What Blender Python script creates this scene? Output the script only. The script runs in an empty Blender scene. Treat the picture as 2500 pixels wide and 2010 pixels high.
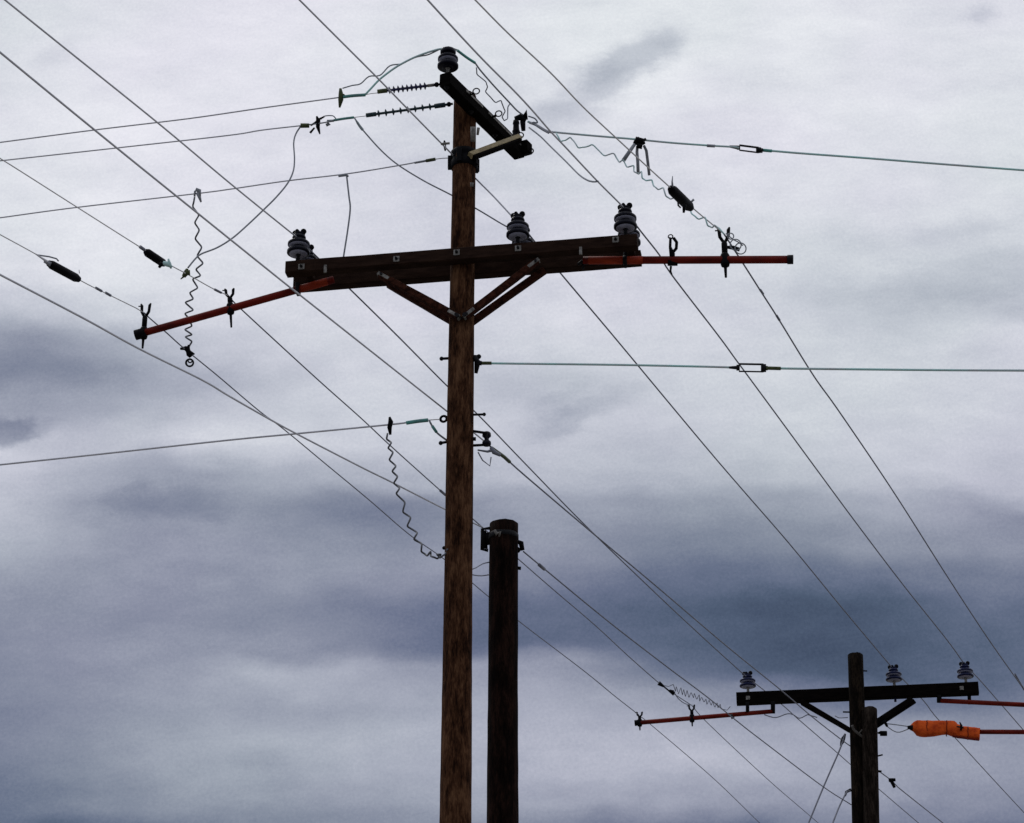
import bpy, math, random
from math import radians as R, sin, cos, pi, sqrt
from mathutils import Vector as V, Matrix

random.seed(7)
scene = bpy.context.scene
col = scene.collection
# ------------------------------------------------------------------ camera
PITCH = R(25.0); F = 5500.0; EYE = V((0, 0, 1.6))
cp, sp = cos(PITCH), sin(PITCH)
cam_d = bpy.data.cameras.new("camera"); cam = bpy.data.objects.new("camera", cam_d); col.objects.link(cam)
cam.location = EYE; cam.rotation_euler = (R(90) + PITCH, 0, 0)
cam_d.sensor_fit = 'HORIZONTAL'; cam_d.sensor_width = 36.0; cam_d.lens = 36.0 * F / 2500.0
cam_d.clip_start = 0.1; cam_d.clip_end = 5000
scene.camera = cam
scene.render.resolution_x = 1024; scene.render.resolution_y = 823
scene.view_settings.view_transform = 'Standard'; scene.view_settings.look = 'None'
scene.view_settings.exposure = 0.0; scene.view_settings.gamma = 1.0

def ray(px, py):
    r = (px - 1250) / F; u = (1005 - py) / F
    return V((r, cp - u * sp, sp + u * cp))
def at_Y(px, py, Y): d = ray(px, py); return EYE + d * (Y / d.y)
def at_H(px, py, H): d = ray(px, py); return EYE + d * ((H - EYE.z) / d.z)
def at_z(px, py, z): return EYE + ray(px, py) * z
def at_plane(px, py, P, n): d = ray(px, py); return EYE + d * ((P - EYE).dot(n) / d.dot(n))
def depth(P): q = P - EYE; return q.y * cp + q.z * sp
def s2l(c):
    c /= 255.0
    return c / 12.92 if c <= 0.04045 else ((c + 0.055) / 1.055) ** 2.4

# ------------------------------------------------------------------ world
SUN_EL, SUN_AZ = R(52), R(-35)        # high, ahead and to the left, behind cloud
world = bpy.data.worlds.new("World"); scene.world = world; world.use_nodes = True
nt = world.node_tree; nt.nodes.clear(); N = nt.nodes; L = nt.links
def node(t, **k):
    n = N.new(t)
    for a, b in k.items(): setattr(n, a, b)
    return n
def math_(op, a, b=None, c=None, clamp=False):
    n = node('ShaderNodeMath', operation=op, use_clamp=clamp)
    for i, x in enumerate((a, b, c)):
        if x is None: continue
        if isinstance(x, (int, float)): n.inputs[i].default_value = x
        else: L.new(x, n.inputs[i])
    return n.outputs[0]
tc = node('ShaderNodeTexCoord')
sep = node('ShaderNodeSeparateXYZ'); L.new(tc.outputs['Generated'], sep.inputs[0])
yy = math_('MAXIMUM', math_('ABSOLUTE', sep.outputs[1]), 0.04)
az = math_('DIVIDE', sep.outputs[0], yy); el = math_('DIVIDE', math_('MAXIMUM', sep.outputs[2], 0.0), yy)
comb = node('ShaderNodeCombineXYZ'); L.new(az, comb.inputs[0]); L.new(el, comb.inputs[1])
def noise(scale, detail, rough=0.5, stretch=(1, 1, 1), off=0.0):
    m = node('ShaderNodeMapping'); m.inputs['Scale'].default_value = stretch
    m.inputs['Location'].default_value = (off, off * 1.7, 0); m.inputs['Rotation'].default_value = (0, 0, R(-12))
    L.new(comb.outputs[0], m.inputs['Vector'])
    n = node('ShaderNodeTexNoise'); n.inputs['Scale'].default_value = scale
    n.inputs['Detail'].default_value = detail; n.inputs['Roughness'].default_value = rough
    L.new(m.outputs[0], n.inputs['Vector']); return n
def centred(s, amp): return math_('MULTIPLY', math_('SUBTRACT', s, 0.5), amp)
w1 = noise(9, 5, 0.55, (0.8, 1.6, 1), 3.1); w2 = noise(9, 5, 0.55, (0.8, 1.6, 1), 9.4)
azw = math_('ADD', az, centred(w1.outputs['Fac'], 0.055))
elw = math_('ADD', el, centred(w2.outputs['Fac'], 0.040))
def azel(px, py): d = ray(px, py); return d.x / d.y, d.z / d.y
XS = list(range(0, 2501, 250))
ROWS = [
 (-60, (209,227,228,223,231,220,219,247,218,224,222)),
 (100, (217,236,217,237,221,225,235,217,236,220,227)),
 (240, (222,232,228,227,219,211,244,225,229,227,221)),
 (370, (225,231,224,218,207,210,226,222,218,227,221)),
 (510, (225,228,222,227,208,214,221,225,215,222,222)),
 (610, (225,227,223,227,218,197,213,221,215,199,205)),
 (690, (219,228,226,220,218,211,214,220,193,218,198)),
 (760, (201,208,215,215,219,213,215,213,203,206,187)),
 (840, (163,171,196,217,205,211,205,218,202,211,216)),
 (920, (140,157,174,204,213,188,189,219,209,224,200)),
 (1000, (165,156,201,197,225,201,205,205,211,212,203)),
 (1090, (218,179,226,201,209,199,190,190,206,202,199)),
 (1170, (197,174,147,184,177,190,172,190,190,209,192)),
 (1240, (207,138,155,139,123,168,153,155,159,182,135)),
 (1320, (191,157,145,151,132,166,127,130,152,147,145)),
 (1410, (157,149,145,154,144,155,121,108,121,116,121)),
 (1500, (140,144,147,139,123,112,108,87,80,95,104)),
 (1570, (131,153,149,150,122,93,112,94,74,90,103)),
 (1630, (138,142,154,190,141,170,140,106,72,101,105)),
 (1710, (137,153,162,158,173,173,164,146,114,115,126)),
 (1800, (132,148,175,176,186,174,180,173,166,144,148)),
 (1880, (123,145,166,169,176,172,194,168,166,156,158)),
 (1950, (116,127,158,162,163,160,170,151,154,147,142)),
 (2040, (127,68,126,136,148,138,106,78,144,123,108)),
]















AZ0, AZ1 = -0.30, 0.30
fac = node('ShaderNodeMapRange'); fac.inputs['From Min'].default_value = AZ0; fac.inputs['From Max'].default_value = AZ1
L.new(azw, fac.inputs['Value'])
cur = None; prev_el = None
for (y, vals) in ROWS:
    rp = node('ShaderNodeValToRGB'); cr = rp.color_ramp; cr.interpolation = 'B_SPLINE'
    while len(cr.elements) < len(XS): cr.elements.new(0.5)
    for i, (x, v) in enumerate(zip(XS, vals)):
        a, e = azel(x, y); cr.elements[i].position = (a - AZ0) / (AZ1 - AZ0)
        cr.elements[i].color = (v / 255.0,) * 3 + (1,)
    L.new(fac.outputs[0], rp.inputs['Fac'])
    e = azel(1250, y)[1]; o = rp.outputs['Color']
    if cur is None: cur = o
    else:
        mr = node('ShaderNodeMapRange', interpolation_type='SMOOTHSTEP')
        mr.inputs['From Min'].default_value = prev_el; mr.inputs['From Max'].default_value = e
        L.new(elw, mr.inputs['Value'])
        mx = node('ShaderNodeMix', data_type='FLOAT'); L.new(mr.outputs[0], mx.inputs[0])
        L.new(cur, mx.inputs[2]); L.new(o, mx.inputs[3]); cur = mx.outputs[0]
    prev_el = e
def blob(px, py, rx, ry, ang, amp, soft=0.9):
    """a soft dark or light cloud patch, centred on a direction of the sky"""
    global cur
    a, e = azel(px, py)
    m = node('ShaderNodeMapping', vector_type='TEXTURE')
    m.inputs['Location'].default_value = (a, e, 0); m.inputs['Rotation'].default_value = (0, 0, R(ang))
    m.inputs['Scale'].default_value = (rx / 5000.0, ry / 4600.0, 1)
    c2 = node('ShaderNodeCombineXYZ'); L.new(azb, c2.inputs[0]); L.new(elb, c2.inputs[1]); L.new(c2.outputs[0], m.inputs['Vector'])
    ln = node('ShaderNodeVectorMath', operation='LENGTH'); L.new(m.outputs[0], ln.inputs[0])
    mr = node('ShaderNodeMapRange', interpolation_type='SMOOTHSTEP')
    mr.inputs['From Min'].default_value = 1.0; mr.inputs['From Max'].default_value = 1.0 - soft
    mr.inputs['To Min'].default_value = 0; mr.inputs['To Max'].default_value = amp / 255.0
    L.new(ln.outputs['Value'], mr.inputs['Value'])
    cur = math_('ADD', cur, mr.outputs[0])
b1 = noise(22, 7, 0.62, (1, 1.5, 1), 5.7); b2 = noise(22, 7, 0.62, (1, 1.5, 1), 1.4)
azb = math_('ADD', az, centred(b1.outputs['Fac'], 0.045)); elb = math_('ADD', el, centred(b2.outputs['Fac'], 0.030))
blob(1555, 145, 225, 80, 42, -30, 0.7); blob(1450, 215, 230, 100, 36, -26); blob(2260, 690, 430, 60, 9, -14); blob(1330, 280, 120, 50, 30, -12)
blob(2395, 30, 60, 50, 0, -14); blob(20, 1050, 140, 50, 5, -38, 0.6); blob(60, 915, 420, 130, 3, -10)
blob(400, 1225, 240, 62, -4, -18, 0.7); blob(150, 850, 300, 110, -14, -12, 0.8); blob(1410, 1010, 210, 50, 22, -20, 0.7); blob(2330, 730, 330, 45, 8, -12)
blob(1340, 985, 170, 60, 30, -12); blob(640, 1865, 230, 50, -5, -8); blob(220, 600, 260, 200, -20, 6)
blob(1700, 1840, 260, 50, -6, 8); blob(2300, 560, 300, 45, 12, -8); blob(130, 130, 130, 60, 50, -5)
d1 = noise(7, 8, 0.55, (1, 2.4, 1), 2.2); d2 = noise(45, 6, 0.6, (1, 1.8, 1), 7.7); d3 = noise(620, 3, 0.75, (1, 1, 1), 0.3); d4 = noise(16, 7, 0.6, (0.75, 2.0, 1), 6.1)
for s, amp in ((d1, 20), (d2, 20), (d3, 25), (d4, 36)): cur = math_('ADD', cur, centred(s.outputs['Fac'], amp / 255.0))
ramp = node('ShaderNodeValToRGB'); cr = ramp.color_ramp; cr.interpolation = 'LINEAR'
TINT = [(60, (42, 54, 76)), (92, (78, 91, 113)), (103, (91, 102, 125)), (115, (104, 113, 136)), (145, (138, 144, 161)), (175, (170, 175, 188)), (205, (202, 205, 215)), (240, (239, 240, 245))]
while len(cr.elements) < len(TINT): cr.elements.new(0.5)
for i, (l, c) in enumerate(TINT):
    cr.elements[i].position = l / 255.0; cr.elements[i].color = tuple(s2l(x) for x in c) + (1,)
L.new(cur, ramp.inputs['Fac'])
# faint violet / green drift between cloud layers
hn = noise(5, 3, 0.5, (1, 1.6, 1), 4.4)
hr = node('ShaderNodeValToRGB'); hr.color_ramp.elements[0].position = 0.36; hr.color_ramp.elements[1].position = 0.64
hr.color_ramp.elements[0].color = (0.975, 1.0, 0.985, 1); hr.color_ramp.elements[1].color = (1.0, 0.98, 1.015, 1)
L.new(hn.outputs['Fac'], hr.inputs['Fac'])
mul = node('ShaderNodeMix', data_type='RGBA', blend_type='MULTIPLY'); mul.inputs[0].default_value = 1.0
L.new(ramp.outputs['Color'], mul.inputs[6]); L.new(hr.outputs['Color'], mul.inputs[7])
bgc = node('ShaderNodeBackground'); bgc.inputs['Strength'].default_value = 1.0; L.new(mul.outputs[2], bgc.inputs['Color'])
sky = node('ShaderNodeTexSky', sky_type='NISHITA'); sky.sun_disc = False; sky.sun_elevation = SUN_EL; sky.sun_rotation = SUN_AZ
bgs = node('ShaderNodeBackground'); bgs.inputs['Strength'].default_value = 0.08; L.new(sky.outputs[0], bgs.inputs['Color'])
mxs = node('ShaderNodeMixShader'); mxs.inputs[0].default_value = 0.97
L.new(bgs.outputs[0], mxs.inputs[1]); L.new(bgc.outputs[0], mxs.inputs[2])
out = node('ShaderNodeOutputWorld'); L.new(mxs.outputs[0], out.inputs[0])
try:
    world.cycles.sampling_method = 'MANUAL'; world.cycles.sample_map_resolution = 256
except Exception: pass

sd = bpy.data.lights.new("sun", 'SUN'); sd.energy = 0.6; sd.angle = R(14); sd.color = (1.0, 0.96, 0.9)
so = bpy.data.objects.new("sun", sd); col.objects.link(so)
sdir = V((sin(SUN_AZ) * cos(SUN_EL), cos(SUN_AZ) * cos(SUN_EL), sin(SUN_EL)))
so.rotation_euler = sdir.to_track_quat('Z', 'Y').to_euler(); so.location = (0, 0, 30)

# ------------------------------------------------------------------ materials
def mat(name, c, rough=0.6, metal=0.0, c2=None, scale=12, stretch=(1, 1, 1), bump=0.0, spec=0.4, lo=0.35, hi=0.65, detail=6):
    m = bpy.data.materials.new(name); m.use_nodes = True; t = m.node_tree; b = t.nodes['Principled BSDF']
    b.inputs['Base Color'].default_value = (*c, 1); b.inputs['Roughness'].default_value = rough
    b.inputs['Metallic'].default_value = metal; b.inputs['Specular IOR Level'].default_value = spec
    tcn = t.nodes.new('ShaderNodeTexCoord'); mp = t.nodes.new('ShaderNodeMapping'); mp.inputs['Scale'].default_value = stretch
    t.links.new(tcn.outputs['Object'], mp.inputs[0])
    n = t.nodes.new('ShaderNodeTexNoise'); n.inputs['Scale'].default_value = scale; n.inputs['Detail'].default_value = detail
    n.inputs['Roughness'].default_value = 0.62
    t.links.new(mp.outputs[0], n.inputs['Vector'])
    rp = t.nodes.new('ShaderNodeValToRGB'); rp.color_ramp.elements[0].position = lo; rp.color_ramp.elements[1].position = hi
    c2 = c2 or tuple(x * 0.7 for x in c)
    rp.color_ramp.elements[0].color = (*c2, 1); rp.color_ramp.elements[1].color = (*c, 1)
    t.links.new(n.outputs['Fac'], rp.inputs[0]); t.links.new(rp.outputs[0], b.inputs['Base Color'])
    if bump:
        bp = t.nodes.new('ShaderNodeBump'); bp.inputs['Strength'].default_value = bump; bp.inputs['Distance'].default_value = 0.01
        t.links.new(n.outputs['Fac'], bp.inputs['Height']); t.links.new(bp.outputs[0], b.inputs['Normal'])
    return m
def wood(name, light, dark, mid):
    """weathered treated timber: long vertical checks, blotches of old creosote, knots"""
    m = bpy.data.materials.new(name); m.use_nodes = True; t = m.node_tree; b = t.nodes['Principled BSDF']
    b.inputs['Roughness'].default_value = 0.9; b.inputs['Specular IOR Level'].default_value = 0.04
    tcn = t.nodes.new('ShaderNodeTexCoord')
    def nz(st, sc, det, off=0):
        mp = t.nodes.new('ShaderNodeMapping'); mp.inputs['Scale'].default_value = st; mp.inputs['Location'].default_value = (off, off, off)
        t.links.new(tcn.outputs['Object'], mp.inputs[0])
        n = t.nodes.new('ShaderNodeTexNoise'); n.inputs['Scale'].default_value = sc; n.inputs['Detail'].default_value = det
        n.inputs['Roughness'].default_value = 0.6; t.links.new(mp.outputs[0], n.inputs['Vector']); return n.outputs['Fac']
    streak = nz((1, 1, 0.16), 20, 6); blot = nz((1, 1, 0.40), 9, 6, 3); fine = nz((1, 1, 0.22), 75, 4, 7)
    def mx(a, bb, f):
        n = t.nodes.new('ShaderNodeMix'); n.data_type = 'FLOAT'; n.inputs[0].default_value = f
        t.links.new(a, n.inputs[2]); t.links.new(bb, n.inputs[3]); return n.outputs[0]
    s = mx(mx(streak, blot, 0.5), fine, 0.30)
    rp = t.nodes.new('ShaderNodeValToRGB'); e = rp.color_ramp.elements
    e[0].position = 0.42; e[0].color = (*dark, 1); e[1].position = 0.61; e[1].color = (*light, 1)
    k = e.new(0.5); k.color = (*mid, 1)
    t.links.new(s, rp.inputs[0]); t.links.new(rp.outputs[0], b.inputs['Base Color'])
    bp = t.nodes.new('ShaderNodeBump'); bp.inputs['Strength'].default_value = 0.6; bp.inputs['Distance'].default_value = 0.02
    t.links.new(s, bp.inputs['Height']); t.links.new(bp.outputs[0], b.inputs['Normal'])
    return m
M_ = {}
M_['pole'] = wood('brown_creosoted_timber', (0.130, 0.066, 0.034), (0.012, 0.005, 0.003), (0.052, 0.022, 0.011))
M_['pole_old'] = wood('blackened_timber', (0.024, 0.011, 0.008), (0.002, 0.001, 0.001), (0.008, 0.004, 0.003))
M_['pole_far'] = wood('dark_weathered_timber', (0.026, 0.018, 0.012), (0.002, 0.0015, 0.001), (0.007, 0.005, 0.004))
M_['stub'] = wood('grey_brown_timber', (0.042, 0.032, 0.025), (0.004, 0.003, 0.002), (0.014, 0.010, 0.008))
M_['arm'] = mat('dark_crossarm_timber', (0.030, 0.016, 0.011), 0.85, c2=(0.014, 0.007, 0.005), scale=14, stretch=(0.4, 1, 1.6), bump=0.5, spec=0.05)
M_['arm_top'] = mat('black_tarred_timber', (0.006, 0.005, 0.0045), 0.9, c2=(0.002, 0.0015, 0.0015), scale=18, stretch=(1, 0.4, 1.6), bump=0.5, spec=0.03)
M_['arm_far'] = mat('tarred_crossarm_timber', (0.006, 0.0045, 0.004), 0.9, c2=(0.002, 0.0015, 0.0015), scale=18, stretch=(0.4, 1, 1.6), bump=0.4, spec=0.03)
M_['brace'] = mat('red_brown_brace_timber', (0.060, 0.020, 0.012), 0.85, c2=(0.010, 0.003, 0.002), scale=20, bump=0.4, spec=0.05)
M_['tan'] = mat('tan_fibreglass_brace', (0.36, 0.29, 0.15), 0.6, c2=(0.20, 0.155, 0.08), scale=20)
M_['galv'] = mat('galvanised_steel', (0.26, 0.25, 0.23), 0.6, 0.3, c2=(0.08, 0.075, 0.07), scale=30)
M_['steel'] = mat('dark_steel', (0.012, 0.012, 0.014), 0.6, 0.2, c2=(0.004, 0.004, 0.006), scale=30, spec=0.15)
M_['porc'] = mat('dark_blue_glazed_porcelain', (0.004, 0.005, 0.014), 0.3, c2=(0.003, 0.003, 0.009), scale=15, spec=0.14)
M_['petti'] = mat('grey_unglazed_porcelain', (0.42, 0.44, 0.58), 0.5, c2=(0.28, 0.30, 0.42), scale=25)
M_['porc_far'] = mat('blue_glazed_porcelain', (0.006, 0.012, 0.06), 0.3, c2=(0.004, 0.007, 0.03), scale=15, spec=0.18)
M_['poly'] = mat('slate_polymer', (0.03, 0.06, 0.07), 0.6, c2=(0.014, 0.026, 0.034), scale=25, spec=0.15)
M_['polyb'] = mat('violet_polymer', (0.025, 0.025, 0.12), 0.45, c2=(0.03, 0.035, 0.045), scale=40, lo=0.45, hi=0.55)
M_['red'] = mat('dark_red_fibreglass', (0.17, 0.010, 0.004), 0.55, c2=(0.07, 0.004, 0.002), scale=14, stretch=(0.3, 1, 1), spec=0.12)
M_['redlit'] = mat('lit_red_fibreglass', (0.34, 0.040, 0.013), 0.6, c2=(0.17, 0.014, 0.006), scale=14, stretch=(0.3, 1, 1), spec=0.12)  # brighter copy of the arm red, with the lit look put into its colour
M_['orange'] = mat('orange_rubber', (0.70, 0.105, 0.016), 0.7, c2=(0.40, 0.045, 0.008), scale=8, bump=0.7, spec=0.1, lo=0.36, hi=0.58)
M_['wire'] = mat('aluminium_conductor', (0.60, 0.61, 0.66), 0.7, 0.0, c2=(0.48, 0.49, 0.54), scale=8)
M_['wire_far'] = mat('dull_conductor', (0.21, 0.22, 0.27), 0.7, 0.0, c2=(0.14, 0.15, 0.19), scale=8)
M_['rope'] = mat('pale_rope', (0.70, 0.70, 0.70), 0.8, c2=(0.55, 0.55, 0.56), scale=12)
M_['jump'] = mat('insulated_jumper', (0.30, 0.32, 0.36), 0.7, c2=(0.20, 0.22, 0.25), scale=10)
M_['coil'] = mat('dark_coiled_lead', (0.13, 0.14, 0.16), 0.6, c2=(0.08, 0.085, 0.10), scale=10)
M_['teal'] = mat('green_patina_copper', (0.42, 0.74, 0.71), 0.7, c2=(0.52, 0.57, 0.60), scale=2.2, lo=0.4, hi=0.6)
M_['tealg'] = mat('teal_grip_coating', (0.09, 0.38, 0.33), 0.6, c2=(0.10, 0.22, 0.22), scale=6)
M_['olive'] = mat('olive_tarnish', (0.07, 0.09, 0.02), 0.6, c2=(0.02, 0.03, 0.015), scale=30)
M_['black'] = mat('black_rubber', (0.003, 0.003, 0.005), 0.65, c2=(0.0015, 0.0015, 0.0025), scale=20, spec=0.08)
M_['gravel'] = mat('pale_gravel', (0.24, 0.225, 0.20), 0.95, c2=(0.15, 0.14, 0.12), scale=0.6)

# ------------------------------------------------------------------ mesh builder
class MB:
    def __init__(s): s.v = []; s.f = []; s.sm = []
    def tube(s, pts, r, n=8, caps=True, closed=False, flat=None):
        """sweep; r is one radius or one per point"""
        k = len(pts); rs = [r] * k if isinstance(r, (int, float)) else list(r)
        def tang(i):
            a = pts[(i - 1) % k] if (closed or i > 0) else pts[i]
            b = pts[(i + 1) % k] if (closed or i < k - 1) else pts[i]
            t = b - a
            return t.normalized() if t.length > 1e-9 else V((0, 0, 1))
        t0 = tang(0); up = V((0, 0, 1)) if abs(t0.z) < 0.9 else V((1, 0, 0))
        u = (up - t0 * up.dot(t0)).normalized(); base = len(s.v)
        for i in range(k):
            t = tang(i); u = u - t * u.dot(t)
            u = u.normalized() if u.length > 1e-6 else t.orthogonal().normalized()
            w = t.cross(u)
            for j in range(n):
                a = 2 * pi * j / n; ru = rs[i]; rw = rs[i] * (flat or 1)
                s.v.append(pts[i] + u * cos(a) * ru + w * sin(a) * rw)
        m = k if closed else k - 1
        for i in range(m):
            for j in range(n):
                a = base + i * n + j; b = base + i * n + (j + 1) % n; i2 = (i + 1) % k
                s.f.append((a, b, base + i2 * n + (j + 1) % n, base + i2 * n + j)); s.sm.append(True)
        if caps and not closed:
            s.f.append(tuple(base + j for j in range(n))[::-1]); s.sm.append(False)
            s.f.append(tuple(base + (k - 1) * n + j for j in range(n))); s.sm.append(False)
        return s
    def lathe(s, P, ax, prof, n=24, jag=0.0):
        ax = ax.normalized(); u = ax.orthogonal().normalized(); w = ax.cross(u); base = len(s.v); k = len(prof)
        for (r, h) in prof:
            for j in range(n):
                a = 2 * pi * j / n; s.v.append(P + ax * h + (u * cos(a) + w * sin(a)) * max(r, 1e-4))
        for i in range(k - 1):
            for j in range(n):
                s.f.append((base + i * n + j, base + i * n + (j + 1) % n, base + (i + 1) * n + (j + 1) % n, base + (i + 1) * n + j)); s.sm.append(True)
        s.f.append(tuple(base + j for j in range(n))[::-1]); s.sm.append(False)
        s.f.append(tuple(base + (k - 1) * n + j for j in range(n))); s.sm.append(False)
        return s
    def beam(s, A, B, side, up, hw, hh, ch=0.006, n=1, wob=0.0):
        """chamfered timber from A to B, centre line; side/up unit vectors"""
        pr = [(-hw + ch, -hh), (hw - ch, -hh), (hw, -hh + ch), (hw, hh - ch), (hw - ch, hh), (-hw + ch, hh), (-hw, hh - ch), (-hw, -hh + ch)]
        base = len(s.v)
        for i in range(n + 1):
            P = A.lerp(B, i / n)
            for (x, y) in pr:
                s.v.append(P + side * (x + random.uniform(-wob, wob)) + up * (y + random.uniform(-wob, wob)))
        for i in range(n):
            for j in range(8):
                s.f.append((base + i * 8 + j, base + i * 8 + (j + 1) % 8, base + (i + 1) * 8 + (j + 1) % 8, base + (i + 1) * 8 + j)); s.sm.append(False)
        s.f.append(tuple(base + j for j in range(8))[::-1]); s.sm.append(False)
        s.f.append(tuple(base + n * 8 + j for j in range(8))); s.sm.append(False)
        return s
    def ball(s, P, r, n=10):
        prof = [(r * sin(pi * i / 8), -r * cos(pi * i / 8)) for i in range(9)]
        return s.lathe(P, V((0, 0, 1)), prof, n)
WORG = {}
def build(mb, name, m, parent=None):
    """link one mesh; under a parent the vertices are relative to the thing's origin"""
    me = bpy.data.meshes.new(name); o = bpy.data.objects.new(name, me); col.objects.link(o)
    if parent is None:
        c = V((0, 0, 0))
        for p in mb.v: c += p
        org = c / len(mb.v); o.location = org
    else:
        org = WORG[parent.name]; o.parent = parent
    WORG[o.name] = org
    me.from_pydata([tuple(p - org) for p in mb.v], [], mb.f)
    me.polygons.foreach_set('use_smooth', mb.sm); me.update(); me.materials.append(m)
    return o
def thing(name, loc, label, cat, group=None):
    o = bpy.data.objects.new(name, None); col.objects.link(o); o.location = loc; WORG[o.name] = V(loc)
    o.empty_display_size = 0.2
    return tag(o, label, cat, group)
def tag(o, label, cat, group=None):
    o['label'] = label; o['category'] = cat
    if group: o['group'] = group
    return o
def cat2d(pts, step=10.0):
    """Catmull-Rom through 2-D or 3-D tuples"""
    P = [V(p) if len(p) == 3 else V((p[0], p[1], 0)) for p in pts]
    if len(P) == 2: P = [P[0], P[0].lerp(P[1], 0.5), P[1]]
    out_ = []
    for i in range(len(P) - 1):
        p0 = P[i - 1] if i > 0 else P[i] * 2 - P[i + 1]
        p1, p2 = P[i], P[i + 1]; p3 = P[i + 2] if i + 2 < len(P) else P[i + 1] * 2 - P[i]
        n = max(1, int((p2 - p1).length / step))
        for k in range(n):
            t = k / n
            out_.append(0.5 * ((2 * p1) + (p2 - p0) * t + (2 * p0 - 5 * p1 + 4 * p2 - p3) * t * t + (3 * p1 - p0 - 3 * p2 + p3) * t ** 3))
    out_.append(P[-1]); return out_

# ------------------------------------------------------------------ frames of the two poles
Z1 = 22.0
C1 = at_z(1131, 600, Z1); TH = R(9.0)
A1 = V((cos(TH), -sin(TH), 0)); B1 = V((sin(TH), cos(TH), 0)); UP = V((0, 0, 1))
def M(px, py, off=0.0): return at_plane(px, py, C1 + B1 * off, B1)
Z3 = 34.5
C3 = at_z(2088, 1690, Z3); TH3 = R(8.0)
A3 = V((cos(TH3), -sin(TH3), 0)); B3 = V((sin(TH3), cos(TH3), 0))
def T(px, py, off=0.0): return at_plane(px, py, C3 + B3 * off, B3)
LINE = V((C3.x - C1.x, C3.y - C1.y, 0)).normalized()
PPM1 = F / Z1; PPM3 = F / Z3

def in_plane(pts, A, B, step=12.0):
    d = V((B.x - A.x, B.y - A.y, 0)).normalized(); n = V((-d.y, d.x, 0))
    return [at_plane(p.x, p.y, A, n) for p in cat2d(pts, step)]
def by_depth(pts, za, zb, step=6.0):
    Q = cat2d(pts, step); s = [0.0]
    for i in range(1, len(Q)): s.append(s[-1] + (Q[i] - Q[i - 1]).length)
    t = s[-1] or 1
    return [at_z(q.x, q.y, 1 / ((1 - k / t) / za + (k / t) / zb)) for q, k in zip(Q, s)]
def extend(P, a=0.0, b=0.0):
    if a: P = [P[0] + (P[0] - P[2]).normalized() * a] + P
    if b: P = P + [P[-1] + (P[-1] - P[-3]).normalized() * b]
    return P
def wire(name, label, cat, P, r, m, group=None, parts=()):
    """one hung line; parts = (name, points, radius, material) things that ride on it"""
    o = build(MB().tube(P, r, 6), name, m); tag(o, label, cat, group)
    for (pn, pp, pr, pm) in parts: build(MB().tube(pp, pr, 8), pn, pm, o)
    return o
def wiggle(pts, za, zb, amp=0.03, step=4.0):
    """a coiled line: the listed turning points, swinging to and fro in depth like a helix"""
    Q = []
    for i, p in enumerate(pts):
        Q.append((p[0], p[1], 0.0))
        if i < len(pts) - 1:
            q = pts[i + 1]; Q.append(((p[0] + q[0]) / 2, (p[1] + q[1]) / 2, 10.0 * (1 if i % 2 else -1)))
    C = cat2d(Q, step); n = len(C) - 1
    return [at_z(c.x, c.y, 1 / ((1 - i / n) / za + (i / n) / zb) + c.z / 10.0 * amp) for i, c in enumerate(C)]
def hw(mb, z, pts, rpx, n=8):
    """a small fitting rod through pixel points at depth z, radius in pixels"""
    P = [at_z(p[0], p[1], z + (p[2] if len(p) > 2 else 0)) for p in pts]
    rr = [q * z / F for q in rpx] if isinstance(rpx, (list, tuple)) else rpx * z / F
    mb.tube(P, rr, n); return mb
def ring(mb, P, R_, r, ax, n=18, a0=0, a1=2 * pi):
    u = ax.orthogonal().normalized(); w = ax.cross(u).normalized()
    closed = abs(a1 - a0) >= 2 * pi - 1e-3
    k = n if closed else n + 1
    pts = [P + (u * cos(a0 + (a1 - a0) * i / n) + w * sin(a0 + (a1 - a0) * i / n)) * R_ for i in range(k)]
    mb.tube(pts, r, 6, closed=closed); return mb

# ------------------------------------------------------------------ ground
g = MB(); NG = 24
for i in range(NG + 1):
    for j in range(NG + 1):
        x = (i / NG - .5) * 3000; y = (j / NG - .5) * 3000; rr = sqrt(x * x + y * y)
        g.v.append(V((x, y, 0 if rr < 150 else random.uniform(-1.5, 0.5))))
for i in range(NG):
    for j in range(NG):
        a = i * (NG + 1) + j; g.f.append((a, a + NG + 1, a + NG + 2, a + 1)); g.sm.append(True)
go = build(g, 'ground', M_['gravel']); go['kind'] = 'structure'

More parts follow.
